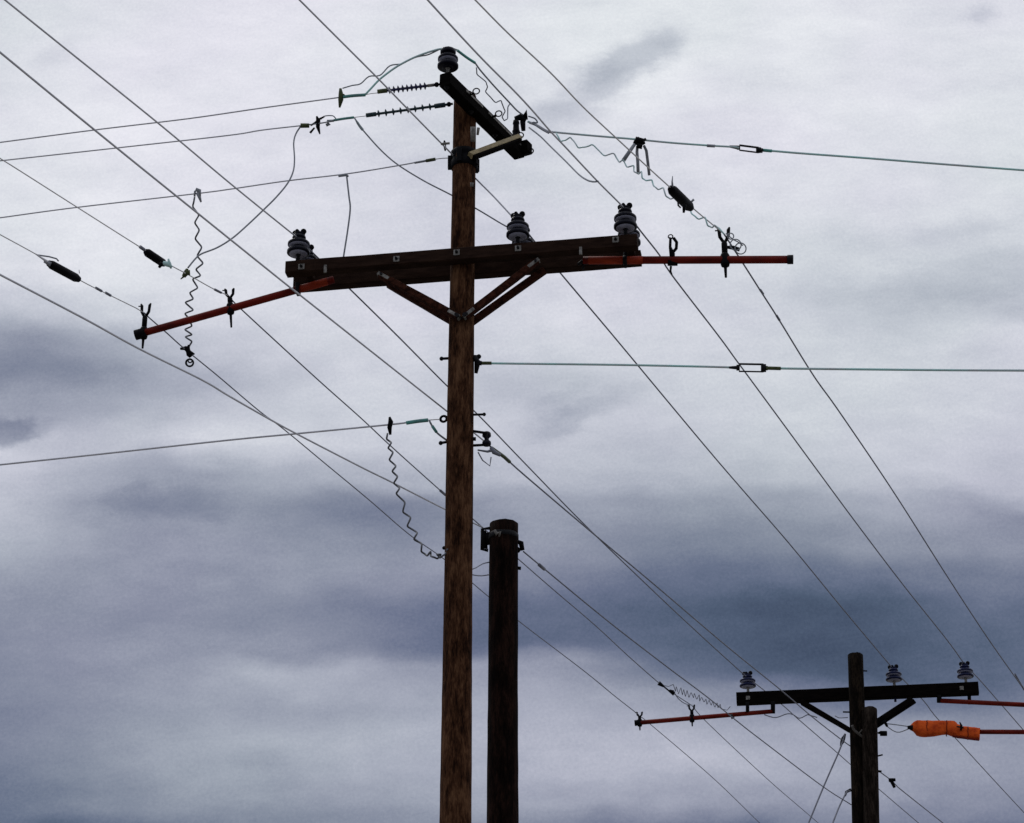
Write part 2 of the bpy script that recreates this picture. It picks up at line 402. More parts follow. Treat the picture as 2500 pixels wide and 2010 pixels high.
# ------------------------------------------------------------------ pole parts
def shaft(parent, top, base, r0, r1, m, seed, cutdome=0.012, name='shaft'):
    rnd = random.Random(seed); mb = MB(); n = 28; H = (top - base).length; k = int(H / 0.16); ax = (top - base).normalized()
    u = ax.orthogonal().normalized(); w = ax.cross(u); ph = [rnd.uniform(0, 6.28) for _ in range(6)]
    for i in range(k + 1):
        t = i / k; r = r0 + (r1 - r0) * t; P = base.lerp(top, t)
        P += u * 0.006 * sin(t * 9 + ph[0]) + w * 0.006 * sin(t * 7 + ph[1])
        for j in range(n):
            a = 2 * pi * j / n
            q = r * (1 + 0.014 * sin(3 * a + ph[2] + 4 * t) + 0.012 * sin(5 * a + ph[3] - 11 * t) + rnd.uniform(-0.010, 0.010) + 0.010 * sin(23 * t + ph[4]))
            mb.v.append(P + (u * cos(a) + w * sin(a)) * q)
    for i in range(k):
        for j in range(n):
            mb.f.append((i * n + j, i * n + (j + 1) % n, (i + 1) * n + (j + 1) % n, (i + 1) * n + j)); mb.sm.append(True)
    b = len(mb.v)
    for j in range(n): mb.v.append(top + ax * (cutdome + rnd.uniform(-0.006, 0.006)) + (mb.v[k * n + j] - top) * 0.93)
    for j in range(n): mb.f.append((k * n + j, k * n + (j + 1) % n, b + (j + 1) % n, b + j)); mb.sm.append(False)
    mb.f.append(tuple(b + j for j in range(n))); mb.sm.append(False)
    return build(mb, name, m, parent)

def pin_insulator(parent, P, sc=1.0, far=False, pin=0.09, tilt=None, wdir=None, cap=False):
    """P = foot of the pin on the timber"""
    ax = (tilt or UP).normalized(); s = sc; body = M_['porc_far'] if far else M_['porc']
    prof = [(0.030, -0.006), (0.052, -0.006), (0.054, 0.000), (0.070, 0.004), (0.106, 0.004), (0.113, 0.010), (0.113, 0.034), (0.104, 0.044), (0.078, 0.052), (0.062, 0.062),
            (0.058, 0.086), (0.070, 0.092), (0.102, 0.092), (0.109, 0.098), (0.109, 0.120), (0.100, 0.130), (0.074, 0.138), (0.058, 0.148), (0.054, 0.168)]
    if cap: prof += [(0.060, 0.174), (0.080, 0.178), (0.084, 0.186), (0.084, 0.214), (0.078, 0.222), (0.03, 0.224)]
    else: prof += [(0.062, 0.172), (0.068, 0.182), (0.064, 0.196), (0.050, 0.204), (0.050, 0.214), (0.058, 0.220), (0.050, 0.232), (0.020, 0.236)]
    kh = 0.80 if far else 1.0
    o = build(MB().lathe(P + ax * pin * s, ax, [(r * s, h * s * kh) for r, h in prof], 28), 'insulator', body, parent)
    for h0 in ((0.0, 0.088) if not cap else (0.088,)):     # pale rough underside of each skirt
        build(MB().lathe(P + ax * (pin + h0 * kh) * s, ax, [(0.052 * s, -0.008 * s), (0.070 * s, -0.005 * s), ((0.098 if h0 else 0.088) * s, 0.001 * s), ((0.100 if h0 else 0.090) * s, 0.0035 * s), (0.06 * s, 0.0038 * s)], 28), 'petticoat', M_['petti'], o)
    build(MB().lathe(P, ax, [(0.036 * s, 0), (0.036 * s, 0.012), (0.020 * s, 0.016), (0.018 * s, (pin - .02) * s), (0.030 * s, (pin - .004) * s)], 12), 'pin', M_['galv'] if cap or far else M_['steel'], o)
    d = wdir or LINE; sd_ = V((d.y, -d.x, 0)).normalized(); tp = P + ax * (pin + 0.228 * kh) * s; cl = MB()
    for q in (-1, 1):
        cl.ball(tp + sd_ * (0.046 if not cap else 0.02) * s * q + ax * (0.016 if not cap else 0.0) * s, 0.030 * s, 10)
    cl.tube([tp - d * 0.055 * s + ax * 0.01, tp + d * 0.055 * s + ax * 0.01], 0.018 * s, 8)
    build(cl, 'tie_clamp', M_['black'], o)
    return o, tp + ax * 0.012

# ================================================================== MAIN POLE
pole = thing('utility_pole', (C1.x, C1.y, 0), 'tall brown wooden utility pole with double crossarm and a short angled arm on top', 'utility pole', 'wooden poles carrying the overhead lines')
top1 = V((C1.x, C1.y, at_Y(1131, 238, C1.y).z))
shaft(pole, top1, V((C1.x - 0.03, C1.y, -0.3)), 0.162, 0.113, M_['pole'], 11)
HW, HH = 0.0575, 0.066; SEP = 0.16
FL, FR = M(697, 637, -SEP - HW), M(1555, 570, -SEP - HW)
arms = []
for q in (0, 1):
    o_ = B1 * (HW + q * 2 * SEP) - UP * HH
    A, B = FL + o_, FR + o_
    a = build(MB().beam(A, B, B1, UP, HW, HH, 0.007, 14, 0.0016), 'crossarm', M_['arm'], pole); arms.append(a)
Ld = (FR - FL).normalized()
def on_arm(px, py, q=0, dz=0.0):
    """point on the top of arm q above a front-face pixel"""
    P = M(px, py, -SEP - HW); t = (P - FL).dot(Ld); return FL + Ld * t + B1 * (HW + q * 2 * SEP) + UP * dz
# square washers and bolts on the front face
for (px, py) in ((736, 652), (968, 633), (1115, 617), (1265, 607), (1503, 586)):
    P = M(px, py, -SEP - HW) - B1 * 0.005; mb = MB().beam(P - A1 * 0.030, P + A1 * 0.030, B1, UP, 0.004, 0.030, 0.001)
    w_ = build(mb, 'washer', M_['galv'], arms[0])
    build(MB().lathe(P - B1 * 0.004, -B1, [(0.015, 0), (0.015, 0.016), (0.008, 0.020), (0.008, 0.036)], 6), 'bolt', M_['steel'], arms[0])
for (px, py) in ((1418, 612), (795, 656)):      # U-straps hanging the auxiliary arms
    P = M(px, py, -SEP - HW)
    mb = MB().beam(P - B1 * 0.012 - UP * 0.05, P - B1 * 0.012 + UP * 0.03, A1, B1, 0.014, 0.010, 0.002)
    build(mb, 'strap', M_['galv'], arms[0])
for (px, py) in ((724, 635), (1262, 594), (1526, 574)):
    for q in (0, 1):
        pin_insulator(pole, on_arm(px, py, q), 1.0, pin=0.095)
# end spacer blocks between the pair
for (px, py) in ((745, 633), (1535, 572)):
    P = on_arm(px, py, 0) + B1 * SEP - UP * 0.05
    build(MB().beam(P - B1 * (SEP - HW), P + B1 * (SEP - HW), A1, UP, 0.03, 0.04, 0.004), 'spacer_block', M_['arm'], pole)
# braces
def brace(parent, A, B, m, w=0.032, t=0.032, plate=True):
    d = (B - A).normalized(); u = V((0, 1, 0)); side = (u - d * u.dot(d)).normalized(); up = side.cross(d)
    b = build(MB().beam(A, B, side, up, t, w, 0.005, 6, 0.001), 'brace', m, parent)
    if plate:
        for (P, q) in ((A, 1), (B, -1)):
            build(MB().beam(P - d * q * 0.02, P + d * q * 0.11, side, up, t + 0.004, w * 0.55, 0.003), 'end_plate', M_['galv'], b)
            build(MB().lathe(P + d * q * 0.02 - side * (t + 0.004), -side, [(0.014, 0), (0.014, 0.014)], 6), 'bolt', M_['steel'], b)
    return b
brace(pole, M(928, 672, -SEP + 0.02), M(1118, 775, -0.155), M_['brace'])
brace(pole, M(1312, 638, -SEP + 0.02), M(1136, 773, -0.155), M_['brace'])
brace(pole, M(948, 694, SEP - 0.05), M(1126, 798, 0.10), M_['brace'], plate=False)
brace(pole, M(1330, 660, SEP - 0.05), M(1150, 788, 0.10), M_['brace'], plate=False)
bl = MB()
for P in (M(1118, 775, -0.155), M(1136, 773, -0.155)): bl.lathe(P - B1 * .02, -B1, [(0.02, 0), (0.02, 0.03)], 8)
bl.tube([M(1127, 776, -0.175), M(1127, 776, 0.19)], 0.010, 8)
build(bl, 'through_bolt', M_['steel'], pole)

# top arm, running away from the camera
HT = at_Y(1140, 285, C1.y - 0.09).z
TA = at_H(1086, 209, HT); TB = at_H(1268, 388, HT)
td = (TB - TA).normalized(); ts = V((td.y, -td.x, 0)); ah, aw = 0.072, 0.060
top_arm = build(MB().beam(TA + UP * ah, TB + UP * ah, ts, UP, aw, ah, 0.007, 8, 0.002), 'crossarm', M_['arm_top'], pole)
TLEN = (TB - TA).length
def ta(t, s=0, h=0): return TA + td * TLEN * t + ts * s + UP * h
for (t0, t1) in ((0.20, 0.42), (0.50, 0.82), (0.86, 0.97)):   # pale metal strips along the right side
    build(MB().beam(ta(t0, aw + .004, .105), ta(t1, aw + .004, .105), ts, UP, 0.003, 0.012, 0.001), 'side_strip', M_['galv'], top_arm)
for t, h in ((0.26, 0.10), (0.56, 0.10), (0.86, 0.10), (1.0, 0.03)):
    e = MB().tube([ta(t - .01, aw, h), ta(t - .01, aw + 0.05, h)], 0.013, 8)
    ring(e, ta(t - .01, aw + 0.075, h + .015), 0.033, 0.007, B1.normalized(), 16)
    build(e, 'eye_nut', M_['steel'], top_arm)
for t, s_ in ((0.02, -1), (0.34, -1), (0.66, 1), (0.8, -1)):
    build(MB().lathe(ta(t, 0, 0), -UP, [(0.03, 0), (0.03, 0.006), (0.012, 0.008), (0.012, 0.035)], 8), 'bolt', M_['steel'], top_arm)
pin_insulator(pole, ta(0.035, 0, 2 * ah), 0.92, pin=0.10, wdir=V((1, 0.2, 0)).normalized(), cap=True)
# post insulator on the far end of the top arm
zt = depth(ta(0.95))
pb = ta(0.93, 0.02, 2 * ah)
post = build(MB().lathe(pb, UP, [(0.06, 0), (0.062, 0.03), (0.046, 0.05), (0.036, 0.10), (0.042, 0.12), (0.034, 0.135), (0.030, 0.2), (0.036, 0.215), (0.03, 0.25)], 14), 'post_insulator', M_['black'], pole)
cm = MB(); hw(cm, zt, [(1256, 289), (1268, 286), (1284, 295)], [4, 8, 6]); hw(cm, zt, [(1268, 280), (1276, 292), (1286, 270), (1284, 292)], [3, 6, 2.5, 5]); hw(cm, zt, [(1276, 296), (1278, 320)], [7, 5])
build(cm, 'line_clamp', M_['black'], post)
P = ta(0.985, aw + 0.03, 0.09)
build(MB().beam(P - td * 0.06, P + td * 0.05, ts, UP, 0.045, 0.062, 0.006), 'arm_block', M_['arm_top'], top_arm)
# brace of the top arm, tan upper face, and its collar
bA = M(1148, 380, -0.13); bB = at_z(1268, 336, depth(ta(0.86)) - 0.12)
d = (bB - bA).normalized(); sd2 = (B1 - d * B1.dot(d)).normalized(); up2 = sd2.cross(d)
if up2.z < 0: up2 = -up2
tb = build(MB().beam(bA, bB, sd2, up2, 0.028, 0.030, 0.004, 4, 0.001), 'brace', M_['tan'], pole)
build(MB().beam(bA - up2 * 0.046, bB - up2 * 0.046 - d * 0.05, sd2, up2, 0.024, 0.016, 0.003, 4, 0.001), 'brace_rib', M_['arm_top'], tb)
zc = M(1128, 372).z
collar = MB().lathe(V((C1.x, C1.y, zc - 0.20)), UP, [(0.125, 0), (0.136, 0.02), (0.138, 0.07), (0.124, 0.09), (0.124, 0.13), (0.137, 0.15), (0.135, 0.19), (0.12, 0.2)], 28)
for a_ in range(5):
    an = 0.5 + a_ * 1.3; dd = V((cos(an), sin(an), 0)); Pq = V((C1.x, C1.y, zc - 0.12)) + dd * 0.14
    collar.beam(Pq - UP * 0.07, Pq + UP * 0.07, dd, UP.cross(dd), 0.022, 0.025, 0.004)
build(collar, 'pole_band', M_['black'], pole)
e = MB(); z_ = Z1 - 0.1   # galvanised bracket and small fittings under the top arm
hw(e, z_, [(1155, 310), (1155, 346)], [6, 6]); hw(e, z_, [(1168, 312), (1166, 330)], [4, 3]); build(e, 'bracket', M_['galv'], pole)
for (a, b, r_) in (((1098, 350), (1076, 352), 3), ((1152, 446), (1152, 456), 4)):
    e = MB(); hw(e, Z1 - .12, [a, b], r_); build(e, 'bolt', M_['galv'], pole)
e = MB(); ring(e, M(1086, 356, 0), 0.05, 0.006, A1, 12); build(e, 'eye_nut', M_['steel'], pole)
# step bolts and brackets lower on the shaft
for pts, r_ in (([(1100, 875), (1078, 876)], 3.5), ([(1172, 1012), (1100, 1014)], 2.5), ([(1098, 1078), (1076, 1082)], 3.5), ([(1100, 1340), (1084, 1338)], 3), ([(1150, 870), (1169, 871)], 4), ([(1150, 1013), (1182, 1012)], 3)):
    e = MB(); hw(e, depth(M(pts[0][0], pts[0][1])), pts, r_); e.ball(at_z(pts[1][0], pts[1][1], depth(M(*pts[0]))), r_ * 1.5 / 250, 8)
    build(e, 'through_bolt', M_['steel'], pole)
zg = depth(M(1165, 885))
e = MB(); hw(e, zg, [(1158, 870), (1166, 884), (1162, 912)], [5, 8, 4]); hw(e, zg, [(1160, 886), (1176, 887)], [6, 6]); build(e, 'guy_bracket', M_['steel'], pole)
zs = depth(M(1165, 1075))
cl = MB(); hw(cl, zs, [(1155, 1053), (1190, 1058)], 3.5); hw(cl, zs, [(1155, 1088), (1190, 1086)], 3.5); hw(cl, zs, [(1188, 1055), (1188, 1090)], 2.5)
hw(cl, zs, [(1152, 1072), (1162, 1072)], 5)
ck = build(cl, 'clevis', M_['steel'], pole)
build(MB().lathe(at_z(1188, 1088, zs), UP, [(0.034, 0), (0.042, 0.01), (0.042, 0.035), (0.022, 0.055), (0.022, 0.075), (0.042, 0.095), (0.040, 0.125), (0.03, 0.135)], 16), 'spool_insulator', M_['porc'], ck)
zh4 = depth(M(1082, 1022))
cl = MB(); ring(cl, at_z(1083, 1023, zh4), 0.030, 0.013, B1, 14); hw(cl, zh4, [(1090, 1026), (1102, 1022)], 3.5)
build(cl, 'eye_nut', M_['black'], pole)
# ================================================================== POLE 2 (dark, cut off, right beside)
Z2 = 23.2
P2 = at_z(1229, 1290, Z2); p2top = at_Y(1230, 1281, P2.y)
pole2 = thing('utility_pole', (P2.x, P2.y, 0), 'short blackened pole cut off flat, standing close beside the tall brown pole', 'utility pole', 'wooden poles carrying the overhead lines')
shaft(pole2, V((P2.x, P2.y, p2top.z)), V((P2.x, P2.y, -0.3)), 0.172, 0.147, M_['pole_old'], 5, 0.006)
pb2 = MB().lathe(V((P2.x, P2.y, p2top.z - 0.17)), UP, [(0.150, 0), (0.158, 0.01), (0.158, 0.05), (0.150, 0.06)], 28)
build(pb2, 'pole_band', M_['steel'], pole2)
zf = Z2 - 0.02
e = MB(); hw(e, zf, [(1196, 1290), (1178, 1292), (1177, 1342), (1192, 1344)], 4.5); hw(e, zf, [(1180, 1296), (1184, 1340)], 7); hw(e, zf, [(1190, 1300), (1196, 1330)], 9)
build(e, 'line_bracket', M_['black'], pole2)
e = MB(); hw(e, zf - .17, [(1207, 1294), (1213, 1304), (1220, 1300), (1219, 1312)], [3, 5, 5, 2]); build(e, 'bolt_plate', M_['galv'], pole2)
e = MB(); hw(e, zf, [(1262, 1322), (1272, 1326), (1276, 1344)], [5, 7, 5]); hw(e, zf, [(1262, 1340), (1270, 1346)], 6); build(e, 'line_bracket', M_['black'], pole2)
e = MB(); hw(e, zf, [(1262, 1387), (1272, 1388)], 4.5); build(e, 'bolt', M_['black'], pole2)
e = MB(); e.tube(by_depth([(1150, 1391), (1163, 1386), (1178, 1377), (1198, 1372)], Z1, zf), 0.006, 6); build(e, 'tie_wire', M_['wire_far'], pole2)
e = MB(); e.tube(by_depth([(1148, 1402), (1161, 1405), (1176, 1406), (1198, 1403)], Z1, zf), 0.006, 6); build(e, 'tie_wire', M_['wire_far'], pole2)

# ================================================================== POLE 3 (far right) with its stub
t3 = T(2088, 1600); b3 = T(2100, 2010); k3 = (b3 - t3) / (t3.z - b3.z); base3 = t3 + k3 * (t3.z + 0.3)
pole3 = thing('utility_pole', (base3.x, base3.y, 0), 'distant black utility pole with a single crossarm at the lower right', 'utility pole', 'wooden poles carrying the overhead lines')
shaft(pole3, t3, base3, 0.155, 0.118, M_['pole_far'], 21, 0.01)
ah3, aw3 = 0.092, 0.070
L3, R3 = T(1797, 1690, 0.06), T(2388, 1664, 0.06); o_ = B3 * aw3 - UP * ah3
arm3 = build(MB().beam(L3 + o_, R3 + o_, B3, UP, aw3, ah3, 0.007, 12, 0.0018), 'crossarm', M_['arm_far'], pole3)
L3d = (R3 - L3).normalized()
def on_arm3(px, py, dz=0.0):
    P = T(px, py, 0.06); return L3 + L3d * (P - L3).dot(L3d) + B3 * aw3 + UP * dz
tops3 = []
for (px, py) in ((1826, 1688), (2184, 1673), (2359, 1665)):
    tops3.append(pin_insulator(pole3, on_arm3(px, py), 1.12, far=True, pin=0.085)[1])
for (px, py) in ((1826, 1704), (2348, 1680), (2083, 1686)):
    P = T(px, py, 0.055); build(MB().beam(P - A3 * .03, P + A3 * .03, B3, UP, 0.004, 0.03, 0.001), 'washer', M_['galv'], arm3)
for (A, B) in ((T(1955, 1712, 0.03), T(2074, 1783, -0.125)), (T(1958, 1716, 0.16), T(2078, 1785, 0.12)),
               (T(2226, 1706, 0.03), T(2128, 1770, -0.10)), (T(2233, 1712, 0.16), T(2130, 1779, 0.12))):
    brace(pole3, A, B, M_['arm_far'], w=0.034, t=0.03, plate=False)
for (px, y0, y1) in ((2186, 1698, 1714),):
    e = MB(); hw(e, Z3, [(px, y0), (px, y1)], 3); build(e, 'bolt', M_['porc_far'], arm3)
e = MB(); hw(e, Z3 - .13, [(2078, 1739), (2058, 1738.5)], 2); build(e, 'through_bolt', M_['steel'], pole3)
e = MB(); hw(e, Z3 - .1, [(2107, 1638), (2117, 1638.5)], 1.8); build(e, 'through_bolt', M_['steel'], pole3)

ts3 = T(2122, 1733, -0.15); bs3 = T(2128, 2010, -0.15); ks = (bs3 - ts3) / (ts3.z - bs3.z); bst = ts3 + ks * (ts3.z + 0.3)
stub = thing('utility_pole', (bst.x, bst.y, 0), 'shorter grey-brown stub pole lashed against the distant black pole', 'utility pole', 'wooden poles carrying the overhead lines')
shaft(stub, ts3, bst, 0.142, 0.114, M_['stub'], 33, 0.02)
zst = depth(ts3)
e = MB(); hw(e, zst, [(2143, 1790), (2152, 1789)], [2, 5]); hw(e, zst, [(2149, 1791), (2165, 1791)], [6.5, 6.5], 12); build(e, 'spool_insulator', M_['black'], stub)
e = MB(); hw(e, zst, [(2138, 1768), (2160, 1762), (2166, 1774)], [7, 6, 3]); build(e, 'line_bracket', M_['black'], stub)
for pts, r_ in (([(2143, 1846), (2155, 1843)], 2), ([(2142, 1883), (2152, 1884)], 3.0)):
    e = MB(); hw(e, zst, pts, r_); build(e, 'bolt', M_['steel'], stub)
def lash(label, pts, rr, m):
    o = build(MB().tube(by_depth(pts, Z3 - .42, Z3 - .42, 4), rr, 8), 'lashing_rope', m)
    tag(o, label, 'rope', 'lashings round the distant pair of poles')
M_['lash'] = mat('grey_lashing', (0.12, 0.11, 0.10), 0.8, c2=(0.06, 0.055, 0.05), scale=25)
lash('grey lashing slanting down across the distant poles just under the brace foot', [(2080, 1771), (2086, 1783), (2104, 1798), (2122, 1810), (2128, 1816)], 0.020, M_['lash'])
lash('thin grey rope tail crossing the upper lashing on the distant poles', [(2095, 1793), (2108, 1779)], 0.011, M_['lash'])
lash('loose pale rope end hanging down the front of the distant black pole', [(2106, 1838), (2098, 1858), (2091, 1872), (2090, 1880)], 0.018, M_['lash'])

# ================================================================== AUXILIARY FIBREGLASS ARMS
def V_clamp(parent, P, s=1.0, h=0.22, pin=0.16, up=UP, ax=A1, mb_name='yoke_clamp', lean=0.0):
    """post with an open two-horned yoke on top and a bolt tail below"""
    mb = MB(); d = (up + ax * lean).normalized()
    mb.tube([P - d * pin * s, P - d * 0.03 * s], [0.010 * s, 0.016 * s], 8)
    mb.lathe(P - d * 0.06 * s, d, [(0.035 * s, 0), (0.040 * s, 0.02 * s), (0.040 * s, 0.10 * s), (0.030 * s, 0.12 * s)], 12)
    mb.tube([P + d * 0.04 * s, P + d * h * 0.55 * s, P + d * h * 0.62 * s], [0.026 * s, 0.026 * s, 0.018 * s], 10)
    for q in (-1, 1):
        mb.tube([P + d * h * 0.55 * s, P + d * h * 0.78 * s + ax * 0.036 * s * q, P + d * h * 1.0 * s + ax * 0.040 * s * q, P + d * h * 1.08 * s + ax * 0.050 * s * q], [0.014 * s, 0.015 * s, 0.016 * s, 0.008 * s], 8)
    mb.tube([P + d * h * 1.0 * s - ax * 0.03 * s, P + d * h * 1.0 * s - ax * 0.075 * s], 0.007 * s, 6)
    o = build(mb, mb_name, M_['black'], parent); return P + d * h * 0.85 * s

# --- left arm on the main pole
EA, EB = M(815, 683, 0.02), M(333, 818, 0.02)
ed = (EB - EA).normalized()
exl = build(MB().tube([EA, EB], 0.037, 16), 'extension_arm', M_['red']); tag(exl, 'dark red fibreglass arm sloping down to the left below the double crossarm', 'extension arm', 'red fibreglass auxiliary arms')
build(MB().tube([EB - ed * 0.09, EB + ed * 0.012], 0.052, 16), 'end_cap', M_['black'], exl)
def fit_on(px, A, B):
    pa, pb_ = proj_x(A), proj_x(B); t = (px - pa) / (pb_ - pa); return A.lerp(B, t)
def proj_x(P): return 1250 + F * P.x / depth(P)
YL = V_clamp(exl, fit_on(351, EA, EB), 1.0, 0.30, 0.17)
YM = V_clamp(exl, fit_on(563, EA, EB), 0.95, 0.22, 0.22, lean=-0.1)
P = fit_on(728, EA, EB); build(MB().beam(P - UP * .05, P + UP * 0.06, A1, B1, 0.018, 0.045, 0.003), 'hanger', M_['steel'], exl)
# --- right arm on the main pole
EC, ED = M(1424, 636, 0.02), M(1934, 634, 0.02); er = (ED - EC).normalized()
exr = build(MB().tube([EC, ED], 0.038, 16), 'extension_arm', M_['red']); tag(exr, 'red fibreglass arm reaching level to the right of the double crossarm', 'extension arm', 'red fibreglass auxiliary arms')
build(MB().tube([ED - er * 0.045, ED + er * 0.01], 0.045, 16), 'end_cap', M_['steel'], exr)
build(MB().tube([fit_on(1437, EC, ED), fit_on(1572, EC, ED)], 0.0395, 16), 'lit_section', M_['redlit'], exr)  # thin added shell: light on the inner stretch painted as brighter colour
build(MB().tube([fit_on(800, EA, EB), fit_on(735, EA, EB)], 0.0385, 16), 'lit_section', M_['redlit'], exl)  # same painted-on brightness for the left arm
P = fit_on(1528, EC, ED); build(MB().tube([P - er * .02, P + er * .02], 0.048, 14), 'band_clamp', M_['steel'], exr)
e = MB().tube([P - UP * .08, P + UP * 0.2], 0.016, 8); build(e, 'hanger', M_['steel'], exr)
P = fit_on(1422, EC, ED); z_ = depth(P); e = MB(); hw(e, z_, [(1410, 646), (1420, 640), (1436, 642)], [3, 6, 5]); hw(e, z_, [(1423, 640), (1424, 658)], [4, 2.5]); build(e, 'end_bracket', M_['steel'], exr)
P = fit_on(1642, EC, ED); z_ = depth(P); e = MB()   # closed hook
hw(e, z_, [(1642, 648), (1641, 620), (1636, 603), (1637, 580), (1645, 582), (1652, 592), (1651, 607), (1642, 617)], [6, 7, 3.5, 3.5, 4, 4, 4, 4])
ring(e, at_z(1637, 578, z_), 0.022, 0.006, B1, 12); hw(e, z_, [(1638, 650), (1637, 662), (1641, 672)], [3, 2.5, 1.5]); hw(e, z_, [(1630, 640), (1654, 640)], [10, 10])
build(e, 'line_hook', M_['black'], exr)
YR = V_clamp(exr, fit_on(1772, EC, ED), 1.12, 0.29, 0.17)
z_ = depth(YR); e = MB(); hw(e, z_, [(1775, 604), (1790, 605), (1806, 610)], [4, 5.5, 5]); build(e, 'side_peg', M_['black'], exr)
# --- left arm on pole 3
E3A, E3B = T(1886, 1737, 0.12), T(1551, 1765.5, 0.12); e3 = (E3B - E3A).normalized()
ex3 = build(MB().tube([E3A, E3B], [0.034, 0.036], 14), 'extension_arm', M_['red']); tag(ex3, 'dark red fibreglass arm hung left under the distant single crossarm', 'extension arm', 'red fibreglass auxiliary arms')
build(MB().tube([E3B - e3 * 0.06, E3B + e3 * 0.01], 0.046, 14), 'end_cap', M_['black'], ex3)
YA = V_clamp(ex3, fit_on(1562, E3A, E3B), 0.95, 0.17, 0.13, ax=A3)
YB = V_clamp(ex3, fit_on(1690, E3A, E3B), 1.0, 0.20, 0.13, ax=A3)
z3e = depth(E3A)
e = MB(); hw(e, z3e, [(1887, 1712), (1887, 1742)], 5.5); build(e, 'end_bracket', M_['black'], ex3)
e = MB(); hw(e, z3e, [(1825, 1714), (1825, 1738)], 4.5); build(e, 'hanger', M_['black'], ex3)
e = MB(); hw(e, z3e - .03, [(1785, 1744), (1788, 1754), (1792, 1750)], [3, 3.5, 3]); build(e, 'line_hook', M_['steel'], ex3)
# --- right arms on pole 3
A_, B_ = T(2296, 1711, 0.12), T(2500, 1721, 0.12); B_ = B_ + (B_ - A_).normalized() * 0.9
ex4 = build(MB().tube([A_, B_], 0.036, 14), 'extension_arm', M_['red']); tag(ex4, 'dark red fibreglass arm running out of frame just under the distant crossarm', 'extension arm', 'red fibreglass auxiliary arms')
e = MB(); hw(e, depth(A_), [(2293, 1696), (2293, 1716)], 6); build(e, 'end_bracket', M_['black'], ex4)
e = MB(); hw(e, depth(A_), [(2366, 1692), (2367, 1720)], 4.5); build(e, 'hanger', M_['black'], ex4)
A_, B_ = T(2385, 1787, 0.0), T(2500, 1787.5, 0.0); B_ = B_ + (B_ - A_).normalized() * 0.9
ex5 = build(MB().tube([A_, B_], 0.036, 14), 'extension_arm', M_['red']); tag(ex5, 'red fibreglass arm coming out of the orange blanket at the right edge', 'extension arm', 'red fibreglass auxiliary arms')
# orange insulating blanket wrapped round a fitting
def blanket():
    prof = [(2222, 1772, 1782, .25), (2230, 1764, 1786, .6), (2238, 1760, 1796, .9), (2252, 1760, 1799, 1), (2268, 1760, 1799, 1), (2290, 1761, 1796, 1), (2312, 1761, 1793, 1), (2330, 1761, 1799, 1), (2338, 1769, 1802, 1), (2350, 1774, 1803, .9), (2372, 1776, 1806, .9), (2389, 1778, 1808, .9), (2392, 1779, 1807, .8)]
    mb = MB(); n = 20; rnd = random.Random(3)
    K = [V((p[0], p[1], p[2])) for p in prof]; pts = []
    for a_, b_ in zip(K, K[1:]): pts += [a_, a_.lerp(b_, 0.5)]
    pts.append(K[-1])
    dep = cat2d([(p[0], p[3], 0) for p in prof], 3); k = len(pts)
    for i, p in enumerate(pts):
        c = (p.y + p.z) / 2; h = (p.z - p.y) / 2; dd = 0.085 * min(1, max(0.3, h / 18))
        for j in range(n):
            a = 2 * pi * j / n; f = 1 + 0.06 * sin(3 * a + i * 0.9) + rnd.uniform(-0.05, 0.05)
            ca = math.copysign(abs(cos(a)) ** 0.55, cos(a)); sa = math.copysign(abs(sin(a)) ** 0.8, sin(a))
            q = T(p.x + rnd.uniform(-1, 1), c - h * ca * (1 + rnd.uniform(-0.05, 0.05)), 0.0); mb.v.append(q + B3 * sa * dd * f)
    for i in range(k - 1):
        for j in range(n): mb.f.append((i * n + j, i * n + (j + 1) % n, (i + 1) * n + (j + 1) % n, (i + 1) * n + j)); mb.sm.append(True)
    mb.f.append(tuple(range(n))[::-1]); mb.sm.append(False); mb.f.append(tuple((k - 1) * n + j for j in range(n))); mb.sm.append(False)
    o = build(mb, 'insulating_blanket', M_['orange']); tag(o, 'bright orange rubber blanket wrapped round a line fitting beside the distant poles', 'insulating blanket')
    z = depth(T(2350, 1780)); f = MB(); hw(f, z - 0.1, [(2343, 1763), (2347, 1772), (2346, 1784)], [1.2, 3.2, 2.2]); hw(f, z - .1, [(2336, 1774), (2352, 1777)], [2, 2.6])
    build(f, 'blanket_peg', M_['steel'], o)
    fl = MB(); A = T(2325, 1798, -0.08); B = T(2390, 1807, -0.08); fl.beam(A, B, B3, UP, 0.010, 0.014, 0.003, 4, 0.002); build(fl, 'hem', M_['red'], o)
    for xs in (2262, 2310, 2362):
        lo_, hi_ = (1760, 1797) if xs < 2330 else (1776, 1805)
        sm = MB(); k_ = [T(xs + q * 1.5, (lo_ + hi_) / 2 - (hi_ - lo_) / 2 * 0.98 * math.copysign(abs(cos(q_)) ** .55, cos(q_)), 0) + B3 * math.copysign(abs(sin(q_)) ** .8, sin(q_)) * 0.086 for q, q_ in ((j % 2, 2 * pi * j / 16) for j in range(16))]
        sm.tube(k_, 0.007, 6, closed=True); build(sm, 'seam', M_['red'], o)
    nz = MB(); hw(nz, z, [(2216, 1776), (2228, 1777)], [4, 7]); build(nz, 'nose', M_['black'], o)
blanket()
zt3 = depth(T(2180, 1775))
for lb, pts in (('upper straight tie rope between the stub pole and the orange blanket', [(2164, 1767), (2190, 1770), (2218, 1774)]),
                ('lower sagging tie rope between the stub pole and the orange blanket', [(2166, 1774), (2182, 1785), (2196, 1788), (2218, 1780)])):
    o = build(MB().tube(by_depth(pts, zst, zt3), 0.008, 6), 'tie_rope', M_['jump']); tag(o, lb, 'rope', 'tie ropes to the orange blanket')

